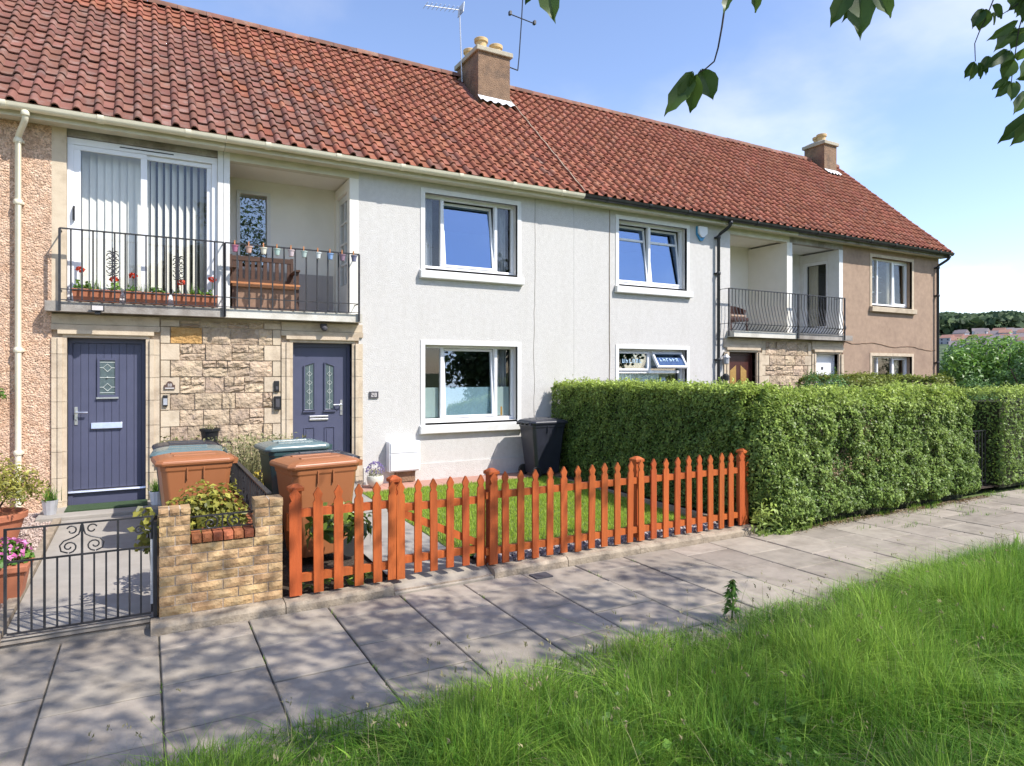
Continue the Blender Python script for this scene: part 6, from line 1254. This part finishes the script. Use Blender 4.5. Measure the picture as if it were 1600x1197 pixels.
def leaf3(parent, base, dirv, nrm, ln, wd):
    dirv = Vector(dirv).normalized(); nrm = Vector(nrm); nrm = (nrm-dirv*nrm.dot(dirv)).normalized(); s = dirv.cross(nrm); base = Vector(base); m = MB(); prof = [(0, .02), (.12, .30), (.3, .46), (.5, .50), (.68, .42), (.82, .26), (.92, .10), (1, .005)]
    for (u, w_) in prof:
        c = base+dirv*ln*u-nrm*ln*.18*u*u; jag = .015*ln*(1 if int(u*50) % 2 else -1); m.v += [tuple(c-s*(w_*wd+jag)+nrm*wd*.18), tuple(c), tuple(c+s*(w_*wd-jag)+nrm*wd*.18)]
    for i in range(len(prof)-1): m.f += [(3*i, 3*i+1, 3*i+4, 3*i+3), (3*i+1, 3*i+2, 3*i+5, 3*i+4)]
    o = m.build('leaf', 'treeleaf', parent, True); a = o.data.attributes.new('tint', 'FLOAT', 'POINT'); a.data.foreach_set('value', np.full(len(o.data.vertices), tr_.uniform(0, .7), np.float32)); return o
def P3(px, py, d): r = ray(px, py); return Vector((r[0]*d, r[1]*d, CAMH+r[2]*d))
RGT = Vector((CY, -SY, 0)); UPD = Vector((0, 0, 1)); TOC = Vector((-SY, -CY, 0))
def spray(d, path, leaves, rad=.0030):
    pts = [P3(px, py, d) for px, py in path]; tw = MB().tube(pts, [rad*(1-.5*i/len(pts)) for i in range(len(pts))], 6).build('twig', 'twig', ct)
    for (bx_, by_, tx_, ty_, wpx) in leaves:
        b_, t_ = P3(bx_, by_, d+tr_.uniform(-.03, .03)), P3(tx_, ty_, d+tr_.uniform(-.04, .04)); leaf3(tw, b_, t_-b_, TOC+UPD*tr_.uniform(-.2, .5)+RGT*tr_.uniform(-.45, .45), (t_-b_).length, wpx/FPX*d)
spray(1.7, [(1137, -150), (1136, -60), (1134, 0), (1128, 42), (1122, 75), (1116, 96), (1102, 108), (1092, 113)], [(1082, 116, 1044, 172, 30), (1084, 118, 1060, 160, 22), (1088, 116, 1080, 178, 24), (1096, 110, 1115, 154, 34), (1142, -18, 1132, 14, 16), (1180, -40, 1185, 20, 24)])
spray(1.55, [(1380, -200), (1350, -90), (1338, -30)], [(1330, -25, 1300, 36, 30), (1336, -26, 1324, 30, 26), (1345, -25, 1346, 50, 42), (1360, -30, 1396, 23, 34), (850, -300, 851, -299, 1)], .004)
spray(1.6, [(900, -220), (870, -90), (858, -40)], [(852, -40, 864, 25, 38), (835, -45, 822, 11, 18)], .004)
D4 = 3.0
spray(D4, [(1575, -60), (1552, 0), (1542, 25), (1530, 50), (1523, 68), (1524, 96)], [(1540, 14, 1530, 48, 24), (1535, 16, 1521, 40, 18), (1550, 8, 1568, 28, 18), (1550, 20, 1556, 38, 12), (1522, 97, 1508, 122, 14), (1524, 100, 1518, 124, 12), (1528, 98, 1535, 123, 14), (1533, 98, 1543, 114, 12), (1545, 90, 1535, 108, 16)])
spray(D4, [(1640, -70), (1600, 18), (1592, 45), (1586, 85), (1582, 112), (1580, 130)], [(1590, 33, 1545, 63, 14), (1585, 45, 1559, 74, 22), (1598, 45, 1580, 76, 24), (1572, 80, 1545, 104, 18), (1578, 82, 1566, 104, 20), (1584, 95, 1566, 124, 24), (1578, 122, 1549, 139, 14), (1578, 128, 1557, 152, 16), (1582, 130, 1582, 156, 18), (1586, 128, 1594, 142, 12), (1600, 75, 1590, 95, 20), (1610, 92, 1598, 118, 22), (1612, 118, 1588, 124, 10), (1605, 145, 1588, 172, 22)])
spray(D4-.5, [(1680, -40), (1645, 90), (1622, 175)], [(1618, 176, 1564, 219, 26), (1622, 184, 1584, 224, 26), (1626, 180, 1612, 232, 26), (1640, 60, 1612, 96, 26), (1640, 20, 1598, 48, 24)])
spray(D4, [(1650, -80), (1612, -20), (1600, 0), (1582, 12), (1562, 25)], [(1600, -10, 1580, 14, 18), (1606, -8, 1586, 20, 18), (1614, -4, 1598, 34, 20), (1560, 24, 1548, 22, 8), (1576, -16, 1582, 10, 20), (1598, 2, 1590, 26, 16)])
# trees over the road (seen mirrored in the windows)
def bigtree(loc, r, hgt, label, seed, n=7000, me=[None]):
    o = thing('roadside_tree', loc, label, 'tree', 'trees across the road'); m = MB(); m.tube([loc, (loc[0], loc[1], loc[2]+hgt*.35), (loc[0]+.2, loc[1], loc[2]+hgt*.75)], [.3, .24, .08], 10)
    for k in range(8): a = k*.8; m.tube([(loc[0], loc[1], loc[2]+hgt*(.25+.04*k)), (loc[0]+r*.7*math.cos(a), loc[1]+r*.7*math.sin(a), loc[2]+hgt*(.5+.04*k))], [.11, .03], 6)
    m.build('trunk', 'bark', o, True); rg = np.random.default_rng(seed); K = 26; cen = unit(rg.normal(0, 1, (K, 3)))*np.array([r*.72, r*.72, hgt*.3])*rg.random((K, 1))**.3+np.array([loc[0], loc[1], loc[2]+hgt*.6]); ci = rg.integers(0, K, n); d = unit(rg.normal(0, 1, (n, 3))); P = cen[ci]+d*(r*.36)*rg.random((n, 1))**.3
    leafobj('crown', P, d+np.array([0, 0, .5]), .36, 'farleaf', o, aspect=.7, tint=.35+.4*d[:, 2]+rg.normal(0, .2, n), rng=rg)
for k, (x, y, r, hg) in enumerate(((1.5, -17, 3.4, 9.0), (10, -18, 4.2, 10.5), (20, -17, 4.0, 10), (30, -19, 4.6, 11), (42, -18, 4.5, 10), (-9, -18, 4, 10))): bigtree((x, y, -.05), r, hg, 'leafy roadside tree mirrored in the front windows', 40+k)
# ================================================================== far hillside
HA0, HA1 = R(45), R(88); HN, HRr = 260, 90
def hill_h(r, a):
    pts = [(120, -.5), (250, 4), (330, 10), (450, 20), (560, 30), (800, 47), (900, 48), (1150, 20)]
    for (r0, h0), (r1, h1) in zip(pts[:-1], pts[1:]):
        if r <= r1: t = (r-r0)/(r1-r0); break
    else: t = 1
    h = h0+(h1-h0)*max(0, t); px = 800+FPX*math.tan(a-YAW) if a-YAW < 1.4 else 9000
    return h*(1.0+.10*math.sin((px-1440)/48.0)+.05*math.sin(px/19.0) if r > 420 else 1.0)
V = []; 
for i in range(HRr+1):
    r = 120+(1150-120)*i/HRr
    for j in range(HN+1):
        a = HA0+(HA1-HA0)*j/HN; x, y = r*math.sin(a), r*math.cos(a); h = hill_h(r, a)
        if r > 470: h += 5.5*abs(mnoise.noise((x*.05, y*.05, 1)))+4*abs(mnoise.noise((x*.11, y*.11, 4)))
        V.append((x, y, h))
F = [(i*(HN+1)+j, (i+1)*(HN+1)+j, (i+1)*(HN+1)+j+1, i*(HN+1)+j+1) for i in range(HRr) for j in range(HN)]
M['hillwood'] = pm('hill_woodland', (0.045, 0.075, 0.035), (0.09, 0.125, 0.05), .035, .95, 1.0, .12, 6, dist=6.0)
tag(MB().add(V, F).build('hill', 'hillwood', smooth=True), kind='structure')
n = 26000; rr = RNG.uniform(470, 900, n); aa = RNG.uniform(R(58), R(74), n); P = np.array([(r*math.sin(a), r*math.cos(a), hill_h(r, a)+RNG.uniform(2, 10)) for r, a in zip(rr, aa)]); P = P[:n]
M['woodleaf'] = leafmat('far_wood_leaf', (0.035, 0.065, 0.03), (0.09, 0.135, 0.05), .8, .2, .35)
V, Fq, T = leafarr(P, np.tile([-.6, -.5, .6], (n, 1)), 4.6, aspect=.9, jit=.6, fold=.2); tag(link('hill_wood', npmesh('hill_wood', V, Fq, T, 'woodleaf')), 'dark green wood covering the distant hill', 'wood', kind='stuff')
for nm, c in (('far_white', (.62, .60, .60)), ('far_pink', (.46, .33, .32)), ('far_grey', (.38, .37, .40)), ('far_roof', (.24, .20, .20)), ('far_redroof', (.36, .19, .14)), ('far_window', (.05, .06, .08))): M[nm] = pm(nm, c, tuple(v*.9 for v in c), .4, .8)
hr = random.Random(8)
for k in range(48):
    px = hr.uniform(1474, 1640); fr_ = hr.random(); r = 310+fr_*180; a = YAW+math.atan((px-800)/FPX); x, y = r*math.sin(a), r*math.cos(a); z = hill_h(r, a)-.5; wd, dp, hg = hr.uniform(3.5, 6.5), hr.uniform(3.5, 5), hr.uniform(3, 4.6)
    wm_ = hr.choice(('far_white', 'far_pink', 'far_grey', 'far_white')); rm = hr.choice(('far_roof', 'far_roof', 'far_redroof')); cn_ = {'far_white': 'white', 'far_pink': 'pinkish', 'far_grey': 'grey'}[wm_]; rn = {'far_roof': 'dark', 'far_redroof': 'red'}[rm]
    o = thing('hillside_house', (x, y, z), 'tiny %s house with %s roof on the distant hillside' % (cn_, rn), 'house', 'houses on the distant hillside', hr.uniform(-.6, .1)-a+math.pi, world=False)
    MB().box(-wd/2, wd/2, -dp/2, dp/2, -3, hg).build('wall', wm_, o); MB().prism_x([(-dp/2-.25, hg), (dp/2+.25, hg), (0, hg+1.8)], -wd/2-.2, wd/2+.2).build('roof', rm, o)
    for sx in (-.28, .28):
        for zz_ in (.5, hg-1.3):
            for sy in (-1, 1): MB().box(sx*wd-.4, sx*wd+.4, sy*dp/2-.06, sy*dp/2+.06, zz_, zz_+.9).build('window', 'far_window', o)
